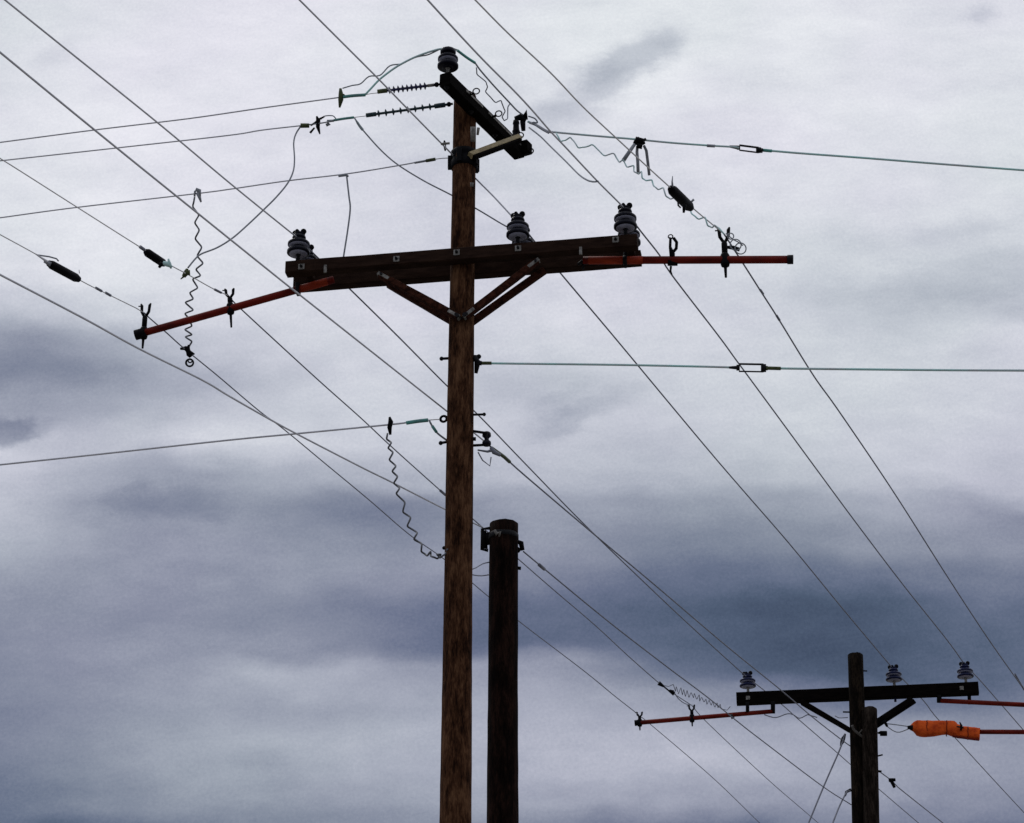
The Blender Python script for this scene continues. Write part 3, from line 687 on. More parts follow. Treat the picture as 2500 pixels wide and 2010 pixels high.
# ================================================================== LINE CONDUCTORS
GC = 'conductors strung along the pole line'
def ins_top(i): return on_arm((724, 1262, 1526)[i], (635, 594, 574)[i], 0, 0.335)
I1, I2, I3 = ins_top(0), ins_top(1), ins_top(2)
rw = 0.0080
def run(A, pts, ext0=0, ext1=0, B=None):
    return extend(in_plane(pts, A, B if B is not None else A + LINE), ext0, ext1)
wire('power_line', 'grey conductor from the upper left corner down to the left insulator', 'power line', run(I1, [(12, 0), (131, 96), (380, 296), (557, 444), (700, 560), (722, 577)], 12), rw, M_['wire'], GC)
wire('power_line', 'grey conductor from the left insulator down to the left insulator of the distant crossarm', 'power line',
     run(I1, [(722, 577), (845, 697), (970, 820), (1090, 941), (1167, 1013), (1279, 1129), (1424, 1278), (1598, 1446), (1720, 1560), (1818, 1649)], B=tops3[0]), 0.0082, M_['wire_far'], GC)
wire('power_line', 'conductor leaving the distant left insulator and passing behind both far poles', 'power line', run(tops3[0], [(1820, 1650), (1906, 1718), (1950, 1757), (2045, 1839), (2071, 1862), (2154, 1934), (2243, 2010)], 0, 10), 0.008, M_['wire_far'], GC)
SP = at_z(1192, 1086, zs)
wire('neutral_line', 'grey conductor crossing from the left edge to the spool bracket on the brown pole', 'power line', run(M(1093, 1006, 0.2), [(0, 128), (229, 316), (484, 522), (708, 702), (734, 722), (1093, 1006), (1187, 1081)], 12), rw, M_['wire'], GC)
o = wire('neutral_line', 'conductor from the spool bracket on the brown pole to the distant black pole', 'power line', run(SP, [(1194, 1088), (1231, 1116), (1280, 1160), (1453, 1307), (1598, 1428), (1772, 1576), (1905, 1684), (1981, 1749), (2050, 1803), (2076, 1822)], B=T(2076, 1822)), rw, M_['wire_far'], GC,
     [('grip', in_plane([(1200, 1094), (1231, 1116), (1244, 1128)], SP, T(2063, 1812)), 0.017, M_['olive'])])
zz = zs; e = MB(); hw(e, zz, [(1166, 1099), (1190, 1103), (1206, 1098)], [2, 3, 5]); hw(e, zz, [(1198, 1092), (1206, 1104), (1222, 1112)], [4, 6, 4]); hw(e, zz, [(1167, 1104), (1178, 1124), (1196, 1138), (1199, 1116)], 1.6)
build(e, 'tail_loop', M_['wire_far'], o)
wire('power_line', 'grey conductor from the top edge passing behind the pole head to the middle insulator', 'power line', run(M(1131, 404, 0.17), [(731, 0), (811, 80), (917, 186), (991, 262), (1085, 358), (1131, 404)], 12)[:-1] + by_depth([(1131, 404), (1163, 438), (1205, 480), (1244, 522), (1256, 534)], depth(M(1131, 404, 0.17)), depth(I2)), rw, M_['wire'], GC)
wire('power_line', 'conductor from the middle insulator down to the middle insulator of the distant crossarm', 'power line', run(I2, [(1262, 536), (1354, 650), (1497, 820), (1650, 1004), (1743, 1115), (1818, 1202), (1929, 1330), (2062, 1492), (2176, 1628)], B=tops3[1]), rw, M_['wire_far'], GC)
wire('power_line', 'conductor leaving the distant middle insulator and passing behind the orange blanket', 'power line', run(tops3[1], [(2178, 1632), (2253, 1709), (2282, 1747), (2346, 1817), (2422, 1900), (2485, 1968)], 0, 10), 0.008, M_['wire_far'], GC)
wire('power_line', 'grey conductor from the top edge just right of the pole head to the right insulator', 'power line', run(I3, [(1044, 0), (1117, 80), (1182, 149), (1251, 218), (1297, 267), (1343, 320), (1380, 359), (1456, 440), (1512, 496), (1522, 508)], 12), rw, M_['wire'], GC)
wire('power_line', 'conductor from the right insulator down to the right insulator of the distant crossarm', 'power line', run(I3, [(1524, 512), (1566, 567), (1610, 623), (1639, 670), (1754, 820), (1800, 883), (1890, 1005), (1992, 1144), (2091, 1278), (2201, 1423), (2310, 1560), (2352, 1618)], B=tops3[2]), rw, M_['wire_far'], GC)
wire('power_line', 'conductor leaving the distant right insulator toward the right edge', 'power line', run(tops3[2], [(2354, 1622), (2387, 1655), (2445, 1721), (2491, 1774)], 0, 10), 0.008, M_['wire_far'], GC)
GR = 'lines carried on the red auxiliary arms'
rr_ = 0.0062
o = wire('carried_line', 'pale thin line from the top edge to the post on the right red arm', 'power line', run(YR, [(1160, 0), (1239, 80), (1343, 177), (1420, 258), (1503, 336), (1593, 419), (1635, 457), (1698, 514), (1766, 570)], 12), rr_, M_['rope'], GR)
o = wire('carried_line', 'thin line from the right red arm down to the right edge', 'power line', run(YR, [(1768, 572), (1817, 648), (1859, 714), (1900, 778), (1984, 914), (2048, 1004), (2178, 1196), (2311, 1405), (2410, 1556), (2500, 1684)], 0, 8), 0.0080, M_['wire_far'], GR,
     [('splice', run(YR, [(1856, 708), (1863, 718)]), 0.013, M_['wire_far']), ('splice', run(YR, [(1896, 771), (1903, 782)]), 0.013, M_['wire_far']), ('splice', run(YR, [(2478, 1646), (2500, 1684)]), 0.013, M_['wire_far'])])
YBt = YB
o = wire('carried_line', 'pale thin line from the left edge to the inner clamp of the left red arm', 'power line', run(YM, [(-60, 352), (13, 395), (191, 508), (349, 608), (420, 650), (456, 669), (516, 703), (557, 722)], 10), 0.0055, M_['rope'], GR,
     [('splice', run(YM, [(342, 603), (352, 610)]), 0.016, M_['wire_far']), ('splice', run(YM, [(524, 707), (540, 715)]), 0.012, M_['wire_far'])])
o = wire('carried_line', 'thin line from the inner clamp of the left red arm to the distant red arm', 'power line', run(YM, [(560, 726), (594, 760), (768, 920), (880, 1020), (957, 1092), (1082, 1204), (1161, 1273), (1272, 1371), (1350, 1439), (1453, 1527), (1535, 1603), (1608, 1667), (1642, 1692), (1688, 1722)], B=YBt), 0.0072, M_['wire_far'], GR,
     [('splice', run(YM, [(1075, 1198), (1088, 1209)], B=YBt), 0.016, M_['wire_far'])])
wire('carried_line', 'thin line leaving the inner clamp of the distant red arm to the bottom edge', 'power line', run(YBt, [(1690, 1724), (1727, 1765), (1871, 1900), (1969, 1985)], 0, 10), 0.0062, M_['wire_far'], GR)
o = wire('carried_line', 'pale thin line from the left edge to the outer clamp of the left red arm', 'power line', run(YL, [(-60, 540), (0, 573), (93, 624), (200, 687), (268, 721), (333, 753), (348, 762)], 10), 0.0055, M_['rope'], GR,
     [('splice', run(YL, [(234, 703), (248, 711)]), 0.013, M_['wire_far']), ('splice', run(YL, [(258, 715), (270, 722)]), 0.013, M_['wire_far']), ('grip', run(YL, [(88, 621), (122, 645)]), [0.006, 0.008, 0.012, 0.014][:len(run(YL, [(88, 621), (122, 645)]))] if len(run(YL, [(88, 621), (122, 645)])) <= 4 else 0.010, M_['wire'])])
o = wire('carried_line', 'thin line from the outer clamp of the left red arm to the distant arm tip', 'power line', run(YL, [(352, 764), (363, 775), (408, 814), (440, 843), (490, 884), (534, 920), (632, 1003), (690, 1046), (795, 1133), (900, 1220), (999, 1305), (1085, 1366), (1182, 1448), (1272, 1521), (1424, 1637), (1500, 1699), (1560, 1746)], B=YA), 0.0068, M_['wire_far'], GR)
wire('carried_line', 'thin line leaving the tip of the distant red arm to the bottom edge', 'power line', run(YA, [(1562, 1748), (1593, 1773), (1741, 1900), (1853, 2008)], 0, 10), 0.0062, M_['wire_far'], GR)
PC = at_z(1178, 1290, zf)
o = wire('cable', 'lowest grey cable sagging from the left edge to the short blackened pole', 'cable', run(PC, [(0, 671), (203, 777), (336, 850), (493, 928), (557, 966), (655, 1022), (725, 1060), (880, 1140), (957, 1178), (1085, 1243), (1178, 1288)], 8), 0.0085, M_['wire'], 'low cables between the short poles')
PD = at_z(1278, 1347, zf)
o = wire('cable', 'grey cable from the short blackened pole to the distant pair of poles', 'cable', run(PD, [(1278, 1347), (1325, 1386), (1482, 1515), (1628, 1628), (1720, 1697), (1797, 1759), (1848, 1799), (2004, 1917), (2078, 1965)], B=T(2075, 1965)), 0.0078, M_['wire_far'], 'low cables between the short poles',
     [('splice', in_plane([(1316, 1379), (1329, 1390)], PD, T(2075, 1965)), 0.018, M_['wire_far'])])
PE = at_z(2152, 1888, zst)
o = wire('cable', 'cable with a black clamp leaving the stub pole down to the bottom edge', 'cable', run(PE, [(2151, 1887), (2178, 1907), (2192, 1922), (2295, 2004)], 0, 10), 0.0085, M_['wire_far'], 'low cables between the short poles')
e = MB(); hw(e, depth(PE), [(2170, 1905), (2186, 1904)], [5, 4]); hw(e, depth(PE), [(2174, 1902), (2184, 1923)], [5, 3.5]); build(e, 'cable_clamp', M_['black'], o)

# ================================================================== TRANSVERSE LINES
GT = 'lines dead-ended on the brown pole from the left'
def cross(A, pts, H2, e0=0, e1=0, far=0):
    """line leaving the pole sideways; pts[far] lies at height H2"""
    B = at_H(pts[far][0], pts[far][1], H2)
    return extend(in_plane(pts, A, B), e0, e1), (A, B)
def sub(fr, pts, step=5): return in_plane(pts, fr[0], fr[1], step)
S1 = ta(0.02, -aw, 0.05)
W, f1 = cross(S1, [(0, 348), (236, 317), (460, 290), (640, 264), (830, 238)], S1.z - 0.15, 10)
h1 = wire('side_line', 'uppermost grey line from the left edge, ending in the upper string of sheds', 'power line', W, 0.0075, M_['wire'], GT,
     [('grip', sub(f1, [(838, 237), (862, 234), (892, 232)]), 0.016, M_['tealg']), ('thimble', sub(f1, [(892, 232), (905, 229), (924, 227)]), 0.004, M_['rope'])])
z_ = depth(sub(f1, [(830, 238), (835, 237)])[0])
e = MB(); hw(e, z_, [(831, 216), (832, 228), (832, 244), (829, 263)], [3, 5.5, 6.5, 2.2]); hw(e, z_, [(832, 230), (841, 235)], [4, 4]); build(e, 'line_clamp', M_['olive'], h1)
S2 = M(1102, 255, -0.05)
W, f2 = cross(S2, [(0, 393), (290, 361), (557, 331), (640, 318), (745, 306)], S2.z - 0.15, 10)
h2 = wire('side_line', 'second grey line from the left edge, ending in the lower string of sheds', 'power line', W, 0.0075, M_['wire'], GT,
     [('grip', sub(f2, [(815, 294), (840, 290), (864, 287)]), 0.013, M_['tealg']), ('thimble', sub(f2, [(864, 287), (880, 285), (898, 283)]), 0.004, M_['rope']),
      ('coupling', sub(f2, [(745, 306), (790, 300), (815, 294)]), 0.007, M_['jump'])])
z_ = depth(sub(f2, [(760, 303), (765, 303)])[0])
e = MB(); hw(e, z_, [(734, 307), (755, 307)], [6, 5.5]); build(e, 'line_clamp', M_['olive'], h2)
e = MB(); hw(e, z_, [(773, 284), (777, 295), (776, 310), (781, 328)], [2, 5.5, 5, 1.5]); hw(e, z_, [(758, 307), (770, 300), (778, 292), (792, 285)], [2, 3, 3, 2]); hw(e, z_, [(757, 325), (768, 312)], [3, 2]); build(e, 'line_clamp', M_['black'], h2)
e = MB(); e.tube(by_depth([(783, 292), (792, 284), (812, 283), (820, 290)], z_, z_, 3), 0.006, 6); hw(e, z_, [(796, 306), (803, 303), (800, 296), (815, 295)], [4, 5, 4, 3]); build(e, 'hook', M_['jump'], h2)
S3 = M(1100, 386, -0.02)
W, f3 = cross(S3, [(0, 532), (185, 507), (480, 473), (570, 461), (700, 442), (845, 425), (970, 405), (1020, 396), (1062, 389)], S3.z - 0.2, 10)
h3 = wire('side_line', 'grey line from the left edge ending in a grip at the pole band', 'power line', W, 0.0075, M_['wire'], GT,
     [('grip', sub(f3, [(1012, 398), (1040, 393)]), 0.011, M_['jump']), ('grip', sub(f3, [(1040, 393), (1063, 389)]), 0.017, M_['olive']), ('thimble', sub(f3, [(1063, 389), (1078, 387), (1098, 386)]), 0.005, M_['rope'])])
z_ = depth(sub(f3, [(480, 473), (485, 473)])[0]); ZC3 = z_
e = MB(); hw(e, z_, [(478, 463), (486, 466), (487, 480)], [5, 6, 4]); hw(e, z_, [(483, 470), (491, 494)], [6, 2]); hw(e, z_, [(476, 466), (475, 480)], [2.5, 2.5]); build(e, 'line_clamp', M_['jump'], h3)
z_ = depth(sub(f3, [(843, 426), (848, 426)])[0]); ZC3b = z_
e = MB(); hw(e, z_, [(826, 430), (845, 427), (850, 432)], [3.2, 4, 3]); build(e, 'tap_clamp', M_['jump'], h3)
S4 = at_z(1075, 1023, zh4)
W, f4 = cross(S4, [(0, 1135), (236, 1110), (557, 1075), (725, 1059), (951, 1037), (1000, 1031), (1040, 1027)], S4.z - 0.2, 10)
h4 = wire('side_line', 'lowest grey side line from the left edge with a teal grip at the brown pole', 'power line', W, 0.0095, M_['wire'], GT,
     [('grip', sub(f4, [(992, 1033), (1018, 1029), (1045, 1026)]), 0.019, M_['tealg']), ('thimble', sub(f4, [(1045, 1026), (1060, 1025), (1076, 1024)]), 0.005, M_['rope'])])
z_ = depth(sub(f4, [(951, 1037), (955, 1037)])[0]); ZC4 = z_
e = MB(); hw(e, z_, [(951, 1018), (954, 1030), (951, 1044), (953, 1062)], [2.5, 6.5, 6, 3]); build(e, 'line_clamp', M_['black'], h4)
# guys to the right
GG = 'teal guy wires to the right'
zpost = depth(ta(0.95)); SG = at_z(1288, 297, zpost)
W, g1f = cross(SG, [(1288, 297), (1312, 307), (1336, 321), (1352, 323), (1440, 331), (1547, 340), (1640, 349), (1737, 356), (1790, 359), (1804, 361)], SG.z - 0.1, 0, 0, -1)
W2 = sub(g1f, [(1860, 367), (1888, 369), (1960, 375), (2110, 386), (2300, 401), (2500, 416)], 12)
gy1 = wire('guy_wire', 'upper teal guy wire running right from the pole head to the right edge', 'guy wire', W, 0.0115, M_['teal'], GG,
     [('guy_strand', extend(W2, 0, 8), 0.0115, M_['teal']), ('grip', sub(g1f, [(1726, 356), (1745, 357)]), 0.016, M_['jump']), ('grip', sub(g1f, [(1862, 367), (1884, 369)]), 0.017, M_['tealg']),
      ('grip', sub(g1f, [(1292, 299), (1310, 306), (1336, 321), (1350, 323)]), 0.014, M_['wire'])])
z_ = depth(sub(g1f, [(1830, 364), (1835, 364)])[0])
def turnbuckle(parent, z, x0, y0, x1, y1, hh=8.0):
    e = MB(); dx, dy = x1 - x0, y1 - y0
    hw(e, z, [(x0 - 24, y0 - 24 * dy / dx), (x0, y0)], [3, 5.5]); hw(e, z, [(x0 - 2, y0 - hh * .8), (x0 - 2, y0 + hh * .8)], 4.2)
    hw(e, z, [(x1, y1 - hh * 1.1), (x1, y1 + hh * 1.1)], 6.5); hw(e, z, [(x1, y1), (x1 + 10, y1 + 10 * dy / dx)], 6)
    for q in (-1, 1): hw(e, z, [(x0, y0 + q * hh), (x1, y1 + q * hh)], 2.6 if q < 0 else 2.0)
    build(e, 'turnbuckle', M_['steel'], parent)
turnbuckle(gy1, z_, 1805, 361, 1852, 367, 6)
SH = at_z(1172, 887, zg)
W, g2f = cross(SH, [(1172, 887), (1250, 888), (1500, 891), (1700, 895), (1775, 897), (1802, 898)], SH.z - 0.1, 0, 0, -1)
W2 = sub(g2f, [(1868, 899), (1917, 900), (2100, 902), (2300, 904), (2500, 905)], 12)
gy2 = wire('guy_wire', 'lower teal guy wire running right from below the braces to the right edge', 'guy wire', W, 0.0115, M_['teal'], GG,
     [('guy_strand', extend(W2, 0, 8), 0.0115, M_['teal']), ('grip', sub(g2f, [(1174, 887), (1200, 887)]), 0.017, M_['olive']), ('grip', sub(g2f, [(1870, 899), (1906, 900)]), 0.018, M_['olive'])])
z_ = depth(sub(g2f, [(1830, 898), (1835, 898)])[0]); turnbuckle(gy2, z_, 1804, 898, 1864, 899, 9)

# strings of sheds
def shed_string(label, P0, P1, n, r, rod, m, ma, mb_, tail):
    d = (P1 - P0); Ln = d.length; d = d.normalized()
    o = build(MB().tube([P0, P1], rod, 10), 'strain_insulator', m); tag(o, label, 'strain insulator', 'strings of sheds at the pole head')
    for i in range(n):
        t = ma + (mb_ - ma) * i / (n - 1); Q = P0 + d * Ln * t
        build(MB().lathe(Q - d * 0.010, d, [(rod, 0), (r * 0.8, 0.006), (r, 0.010), (r * 0.8, 0.015), (rod, 0.024)], 18), 'shed', m, o)
    build(MB().tube([P0, P0 + d * Ln * ma * 0.8], rod * 1.7, 10), 'end_fitting', M_['olive'] if tail else M_['poly'], o)
    build(MB().tube([P1 - d * Ln * (1 - mb_) * 0.75, P1 - d * Ln * (1 - mb_) * 0.2], rod * (1.2 if tail else 1.9), 10), 'end_fitting', M_['galv'] if tail else M_['poly'], o)
    hk = MB().ball(P1, 0.026, 8); hk.tube([P1, P1 + d * 0.04], 0.012, 8); build(hk, 'clevis', M_['black'], o)
pa, pb_ = sub(f1, [(922, 224), (1066, 207)], 200)[0], S1
shed_string('upper string of violet-grey sheds on the side of the short top arm', sub(f1, [(922, 224), (930, 223)])[0], sub(f1, [(1066, 207), (1068, 207)])[0], 9, 0.038, 0.013, M_['polyb'], 0.20, 0.80, True)
shed_string('lower string of slate-grey sheds on the side of the brown pole', sub(f2, [(894, 282), (900, 281)])[0], sub(f2, [(1096, 255), (1098, 255)])[0], 8, 0.038, 0.013, M_['poly'], 0.15, 0.77, False)

# ================================================================== JUMPERS
GJ = 'slack jumper wires around the poles'
z2c = depth(sub(f2, [(732, 308), (735, 308)])[0]); z6 = depth(run(YM, [(456, 669), (458, 670)])[0]); zi = depth(I2)
def jumper(label, P, r=0.0082, m='jump', name='jumper_wire', parts=()):
    return wire(name, label, 'jumper wire', P, r, M_[m], GJ, parts)
jumper('long jumper looping from the second side line down left to the thin carried line', by_depth([(733, 310), (722, 328), (717, 350), (719, 387), (716, 418), (702, 448), (675, 481), (645, 511), (605, 549), (567, 582), (530, 605), (492, 620), (477, 632), (459, 654)], z2c, z6))
z2g = depth(sub(f2, [(866, 288), (868, 288)])[0])
jumper('curved jumper falling from the teal grip behind the brown pole to the middle insulator', by_depth([(866, 289), (876, 305), (892, 325), (931, 368), (972, 403), (1035, 442), (1099, 475), (1163, 510), (1225, 547), (1250, 560)], z2g, zi + 0.25),
       parts=[('sleeve', by_depth([(869, 294), (878, 308), (886, 318)], z2g, z2g + .01), [0.008, 0.013, 0.013, 0.014, 0.013, 0.010][:len(by_depth([(869, 294), (878, 308), (886, 318)], z2g, z2g))] if len(by_depth([(869, 294), (878, 308), (886, 318)], z2g, z2g)) <= 6 else 0.012, M_['tealg'])])
jumper('short jumper dropping from the third side line to the back of the crossarm', by_depth([(846, 427), (852, 480), (855, 510), (849, 561), (840, 619), (836, 645)], ZC3b, depth(M(838, 640, 0.1))), 0.0085)
z1c = depth(sub(f1, [(835, 235), (840, 235)])[0]); ztI = depth(ta(0.035, 0, 0.45))
jumper('thin upper jumper wire stepping up from the line clamp to the top insulator', by_depth([(836, 216), (860, 209), (880, 205), (901, 187), (928, 184), (952, 161), (982, 156), (1002, 145), (1023, 138), (1045, 134), (1075, 120)], z1c, ztI), 0.007)
jumper('thicker lower jumper wire rising from the teal grip to the top insulator', by_depth([(892, 231), (908, 214), (926, 195), (950, 176), (972, 161), (1000, 146), (1020, 137), (1045, 128), (1069, 121), (1085, 119)], depth(sub(f1, [(892, 231), (895, 231)])[0]), ztI), 0.0105, 'teal')
jumper('jumper wire from the top insulator down right to the post on the short arm', by_depth([(1096, 118), (1115, 122), (1140, 141), (1158, 152), (1172, 171), (1205, 209), (1244, 251), (1262, 270), (1278, 282)], ztI, zpost), 0.0085, parts=[('sleeve', by_depth([(1116, 123), (1140, 141), (1160, 154)], ztI, ztI + .1), 0.0135, M_['tealg'])])
jumper('kinked loose wire with a loop hanging right of the top arm', wiggle([(1163, 165), (1165, 182), (1186, 200), (1190, 212), (1186, 225), (1209, 250), (1223, 246), (1228, 259), (1233, 272), (1226, 286), (1231, 295), (1239, 290), (1240, 262), (1245, 253)], ztI + .2, zpost - .1, 0.02), 0.0062)
zI3 = depth(run(I3, [(1454, 440), (1456, 442)])[0])
jumper('slack jumper bowing below the right conductor from the short arm', by_depth([(1292, 312), (1320, 334), (1343, 357), (1380, 393), (1415, 428), (1438, 442), (1454, 444), (1460, 443)], zpost, zI3), 0.0085)
jumper('second jumper wire leaving the post beside the guy wire to the right conductor', by_depth([(1290, 284), (1306, 290), (1312, 300), (1300, 300), (1322, 316), (1340, 326)], zpost, zpost - .1, 3), 0.0085)
zc = depth(run(YR, [(1698, 512), (1700, 514)])[0])
o = jumper('coiled wire wriggling from the upper guy wire to the post on the right red arm', wiggle([(1358, 326), (1369, 345), (1380, 343), (1392, 336), (1401, 345), (1412, 361), (1430, 359), (1447, 354), (1475, 380), (1498, 375), (1512, 396), (1521, 391), (1531, 408), (1547, 405), (1548, 419), (1559, 425), (1566, 419), (1568, 435), (1577, 441), (1591, 440), (1596, 454), (1607, 463), (1619, 459), (1626, 479), (1637, 486), (1650, 482), (1665, 492), (1684, 500), (1688, 521), (1705, 535), (1721, 531), (1728, 551), (1739, 556), (1744, 550), (1756, 558), (1768, 572)], zpost - .1, zc, 0.025), 0.0075, 'teal', 'coiled_wire')
e = MB()
for (cx, cy, r_) in ((1784, 577, 7), (1796, 598, 13), (1808, 607, 13)):
    Pq = at_z(cx, cy, zc); ring(e, Pq, r_ / PPM1, 0.006, V((0.15, -1, -0.35)).normalized(), 20)
e.tube(by_depth([(1772, 570), (1790, 585), (1800, 590), (1814, 600)], zc, zc, 4), 0.006, 6)
build(e, 'coil_end', M_['jump'], o)
zl = depth(run(YL, [(455, 852), (458, 856)])[0])
o = jumper('coiled wire hanging straight down past the left red arm from the third side line', wiggle([(475, 482), (471, 505), (485, 525), (476, 544), (486, 562), (477, 583), (492, 604), (482, 625), (495, 643), (479, 658), (489, 673), (471, 682), (482, 703), (464, 715), (471, 730), (453, 739), (471, 757), (452, 766), (462, 780), (468, 796), (452, 805), (468, 817), (453, 823), (468, 834), (461, 848)], ZC3, zl, 0.04), 0.0092, 'coil', 'coiled_wire')
e = MB(); hw(e, zl, [(440, 852), (452, 850), (464, 862), (475, 865)], [3, 6, 6, 2]); hw(e, zl, [(460, 842), (463, 866)], [2.5, 4]); hw(e, zl, [(455, 846), (462, 866), (466, 872)], [4, 7, 4]); build(e, 'end_clamp', M_['black'], o)
e = MB(); ring(e, at_z(463, 886, zl), 0.037, 0.011, V((0.1, -1, -0.3)).normalized(), 18); ring(e, at_z(464, 881, zl - .01), 0.020, 0.008, V((0.3, -1, -0.3)).normalized(), 14); build(e, 'pull_ring', M_['steel'], o)
o = jumper('coiled wire curling down from the lowest side line to a bolt on the brown pole', wiggle([(946, 1059), (944, 1072), (955, 1081), (948, 1094), (959, 1105), (951, 1123), (966, 1138), (958, 1151), (970, 1164), (962, 1180), (975, 1192), (968, 1206), (988, 1227), (984, 1250), (1002, 1264), (995, 1285), (1018, 1301), (1011, 1317), (1029, 1328), (1029, 1347), (1043, 1357), (1051, 1347), (1052, 1358), (1068, 1364), (1076, 1354), (1067, 1354), (1074, 1362), (1088, 1352), (1092, 1341)], ZC4, depth(M(1092, 1341, -.1)), 0.04), 0.0092, 'coil', 'coiled_wire')
jumper('short tail wire from the teal grip to the step bolt of the brown pole', by_depth([(1048, 1027), (1056, 1042), (1068, 1058), (1082, 1069), (1092, 1076)], zh4, zh4), 0.0095, parts=[('sleeve', by_depth([(1055, 1040), (1066, 1056)], zh4, zh4), 0.014, M_['tealg'])])
# far pole coils
z9 = depth(run(YM, [(1610, 1668), (1615, 1672)], B=YBt)[0]); zY = depth(YB)
zig = [(1620, 1674), (1632, 1676), (1642, 1672)]
zr = random.Random(12)
for i in range(28):
    t = i / 27; zig.append((1644 + 118 * t + zr.uniform(-1.8, 1.8), 1680 + 47 * t + (8.5 - 3 * t) * zr.uniform(0.6, 1.15) * (1 if i % 2 else -1)))
zig += [(1775, 1734), (1783, 1725)]
jumper('tightly coiled wire zigzagging above the distant red arm', wiggle(zig, z9, z3e, 0.03, 3), 0.0056, 'wire_far', 'coiled_wire')
e = MB(); hw(e, z9, [(1608, 1668), (1620, 1676)], [6, 3]); o = build(e, 'line_clamp', M_['black']); tag(o, 'black clamp on the thin line at the start of the distant zigzag coil', 'line clamp', 'clamps on the thin carried lines')
e = MB(); hw(e, z9, [(1620, 1676), (1632, 1686), (1646, 1694)], [2, 2, 6]); hw(e, z9, [(1634, 1686), (1644, 1690)], [3, 5]); o = build(e, 'line_clamp', M_['black']); tag(o, 'small black clamp just below the start of the distant zigzag coil', 'line clamp', 'clamps on the thin carried lines')
jumper('short slack wire from the small clamp to the inner yoke of the distant red arm', by_depth([(1648, 1694), (1656, 1706), (1672, 1718), (1690, 1722)], z9, zY), 0.007, 'wire_far')
jumper('wavy slack wire under the distant crossarm between red arm and brace', by_depth([(1866, 1745), (1880, 1750), (1896, 1752), (1922, 1743), (1936, 1745), (1952, 1754), (1972, 1745), (1982, 1748), (1995, 1752)], z3e, Z3), 0.0085, 'wire_far')
jumper('small slack wire between the left brace and the distant black pole', by_depth([(2038, 1748), (2048, 1753), (2070, 1752)], Z3, Z3), 0.0065, 'wire_far')
# guys of pole 3
for lb, pts, ins in (('guy wire with insulator slanting down left from the distant brace foot', [(2063, 1792), (2056, 1815), (2044, 1845), (2012, 1918), (1974, 2010)], True),
                     ('guy wire slanting down left from low on the distant black pole', [(2078, 1931), (2068, 1933), (2062, 1943), (2048, 1972), (2033, 2010)], False)):
    A = T(pts[0][0], pts[0][1], -0.02); gp = by_depth(pts, depth(A), depth(A) - 1.1, 8)
    d = (gp[-1] - gp[-6]).normalized(); gp.append(gp[-1] + d * ((gp[-1].z + 0.05) / -d.z))
    o = build(MB().tube(gp, 0.012, 6), 'guy_wire', M_['wire_far']); tag(o, lb, 'guy wire', 'guy wires of the distant pole')
    e = MB()
    if ins: hw(e, depth(A), [(2064, 1792), (2059, 1803), (2056, 1812), (2052, 1822)], [2, 5, 5, 1.5]); build(e, 'guy_insulator', M_['black'], o)
    else: hw(e, depth(A), [(2078, 1928), (2066, 1934), (2063, 1944)], [4, 3.5, 2.5]); build(e, 'guy_bracket', M_['black'], o)

# ================================================================== FITTINGS HANGING ON THE LINES
GF = 'black cylindrical fittings on the thin carried lines'
def fitting(label, axis_pts, rpx, z, extra, plane):
    o = MB(); P0, P1 = plane(axis_pts[0]), plane(axis_pts[1]); d = P1 - P0
    prof = [(0.25, 0.0), (0.72, 0.03), (0.80, 0.07), (1.0, 0.12), (1.0, 0.5), (1.03, 0.52), (1.0, 0.54), (1.0, 0.86), (0.85, 0.9), (0.7, 0.96), (0.3, 1.0)]
    r = rpx * depth(P0) / F
    b = build(MB().lathe(P0, d, [(a * r, h * d.length) for a, h in prof], 18), 'line_fitting', M_['black']); tag(b, label, 'line fitting', GF)
    for (nm, pts, rr, m) in extra:
        e = MB(); hw(e, depth(P0), pts, rr); build(e, nm, M_[m], b)
    return b
pl = lambda A: (lambda p: at_plane(p[0], p[1], A, V((-LINE.y, LINE.x, 0))))
fitting('black cylinder on the thin line nearest the left edge', ((117, 642), (195, 684)), 11, 0, [('eye_end', [(108, 638), (124, 646)], [4, 6], 'jump'), ('tail', [(92, 623), (120, 627), (138, 632), (143, 638)], 2, 'jump'), ('tail', [(193, 659), (194, 668)], 0.8, 'jump')], pl(YL))
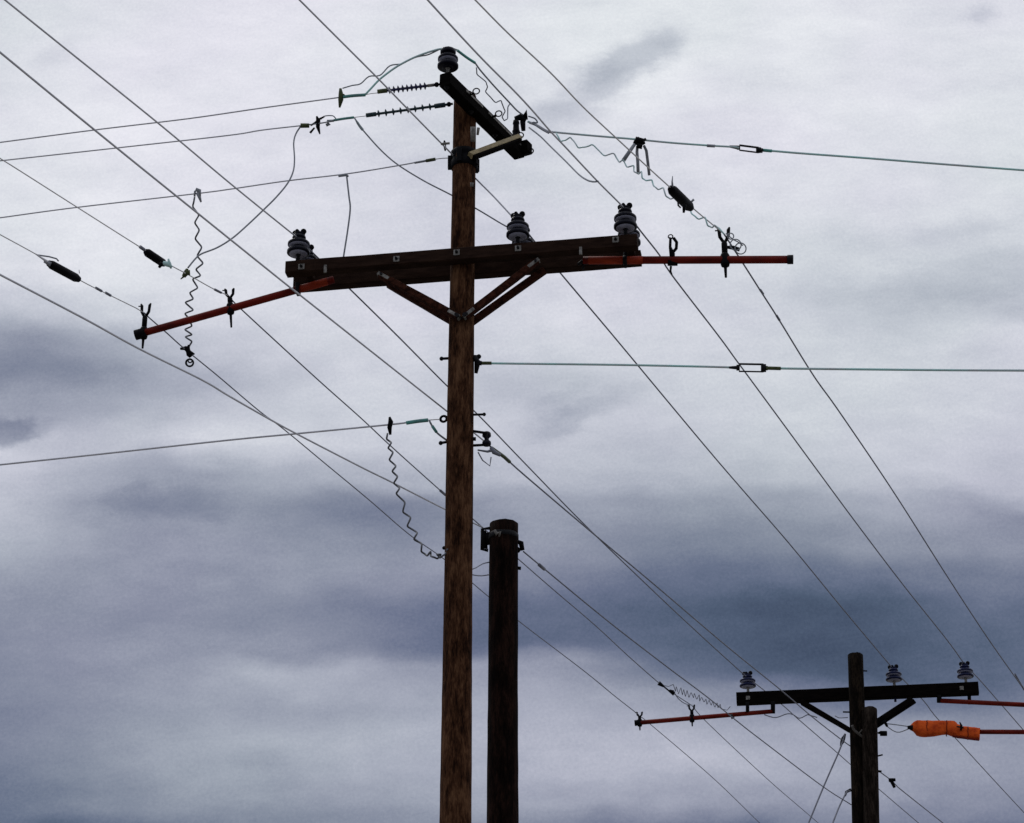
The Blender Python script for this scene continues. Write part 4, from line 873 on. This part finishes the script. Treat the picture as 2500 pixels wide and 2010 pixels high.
fitting('black cylinder with a pale end on the thin line right of the left edge', ((355, 614), (403, 646)), 10.5, 0, [('eye_end', [(398, 642), (408, 645), (420, 652)], [5, 7, 3], 'teal'), ('eye_end', [(411, 632), (414, 646), (418, 656)], [2, 5, 2], 'teal'), ('lug', [(396, 642), (388, 654)], [6, 3], 'black')], pl(YM))
fitting('black tapering cylinder with bent lugs above the right red arm', ((1637, 460), (1688, 510)), 13, 0, [('eye_end', [(1633, 457), (1646, 464)], [5, 6], 'black'), ('lug', [(1642, 458), (1641, 444), (1642, 430)], [3, 2, 0.8], 'jump'), ('lug', [(1655, 492), (1656, 502), (1662, 508)], [2.2, 2.2, 2], 'black'), ('lug', [(1671, 500), (1670, 512), (1669, 520)], [5, 4, 2.5], 'black'), ('lug', [(1688, 493), (1694, 487)], [2.5, 3], 'jump')], pl(YR))
e = MB(); z_ = z6; hw(e, z_, [(457, 656), (455, 666), (448, 676)], [3, 7.5, 5]); hw(e, z_, [(450, 674), (441, 682)], [3, 1.2]); hw(e, z_, [(460, 660), (461, 672)], [4, 3.5])
o = build(e, 'line_clamp', M_['olive']); tag(o, 'olive black clamp on the thin line left of the hanging coil', 'line clamp', 'clamps on the thin carried lines')
# clamp cluster with three dangling sticks on the upper guy
zg1 = depth(sub(g1f, [(1560, 342), (1565, 342)])[0])
root = thing('clamp_cluster', at_z(1560, 346, zg1), 'black clamp with three dangling grey sticks on the upper guy wire', 'clamp')
e = MB(); hw(e, zg1, [(1549, 352), (1556, 342), (1566, 346), (1570, 354)], [5, 9, 10, 7]); hw(e, zg1 - .03, [(1554, 356), (1568, 358)], [6, 7]); hw(e, zg1, [(1568, 346), (1577, 339)], [4, 3]); hw(e, zg1, [(1552, 344), (1562, 339)], [5, 6])
build(e, 'clamp_body', M_['black'], root)
for pts, rr in (([(1549, 353, -.02), (1537, 370, -.06), (1522, 392, -.12)], [4.2, 4.8, 5.2]), ([(1556, 357), (1555, 372), (1557, 395), (1558, 422)], [3.5, 3.8, 4, 4]), ([(1572, 356, .03), (1578, 368, .06), (1582, 400, .1), (1585, 428, .14)], [3.5, 3.8, 3.8, 3.6])):
    e = MB(); hw(e, zg1, pts, rr); build(e, 'stick', M_['jump'], root)
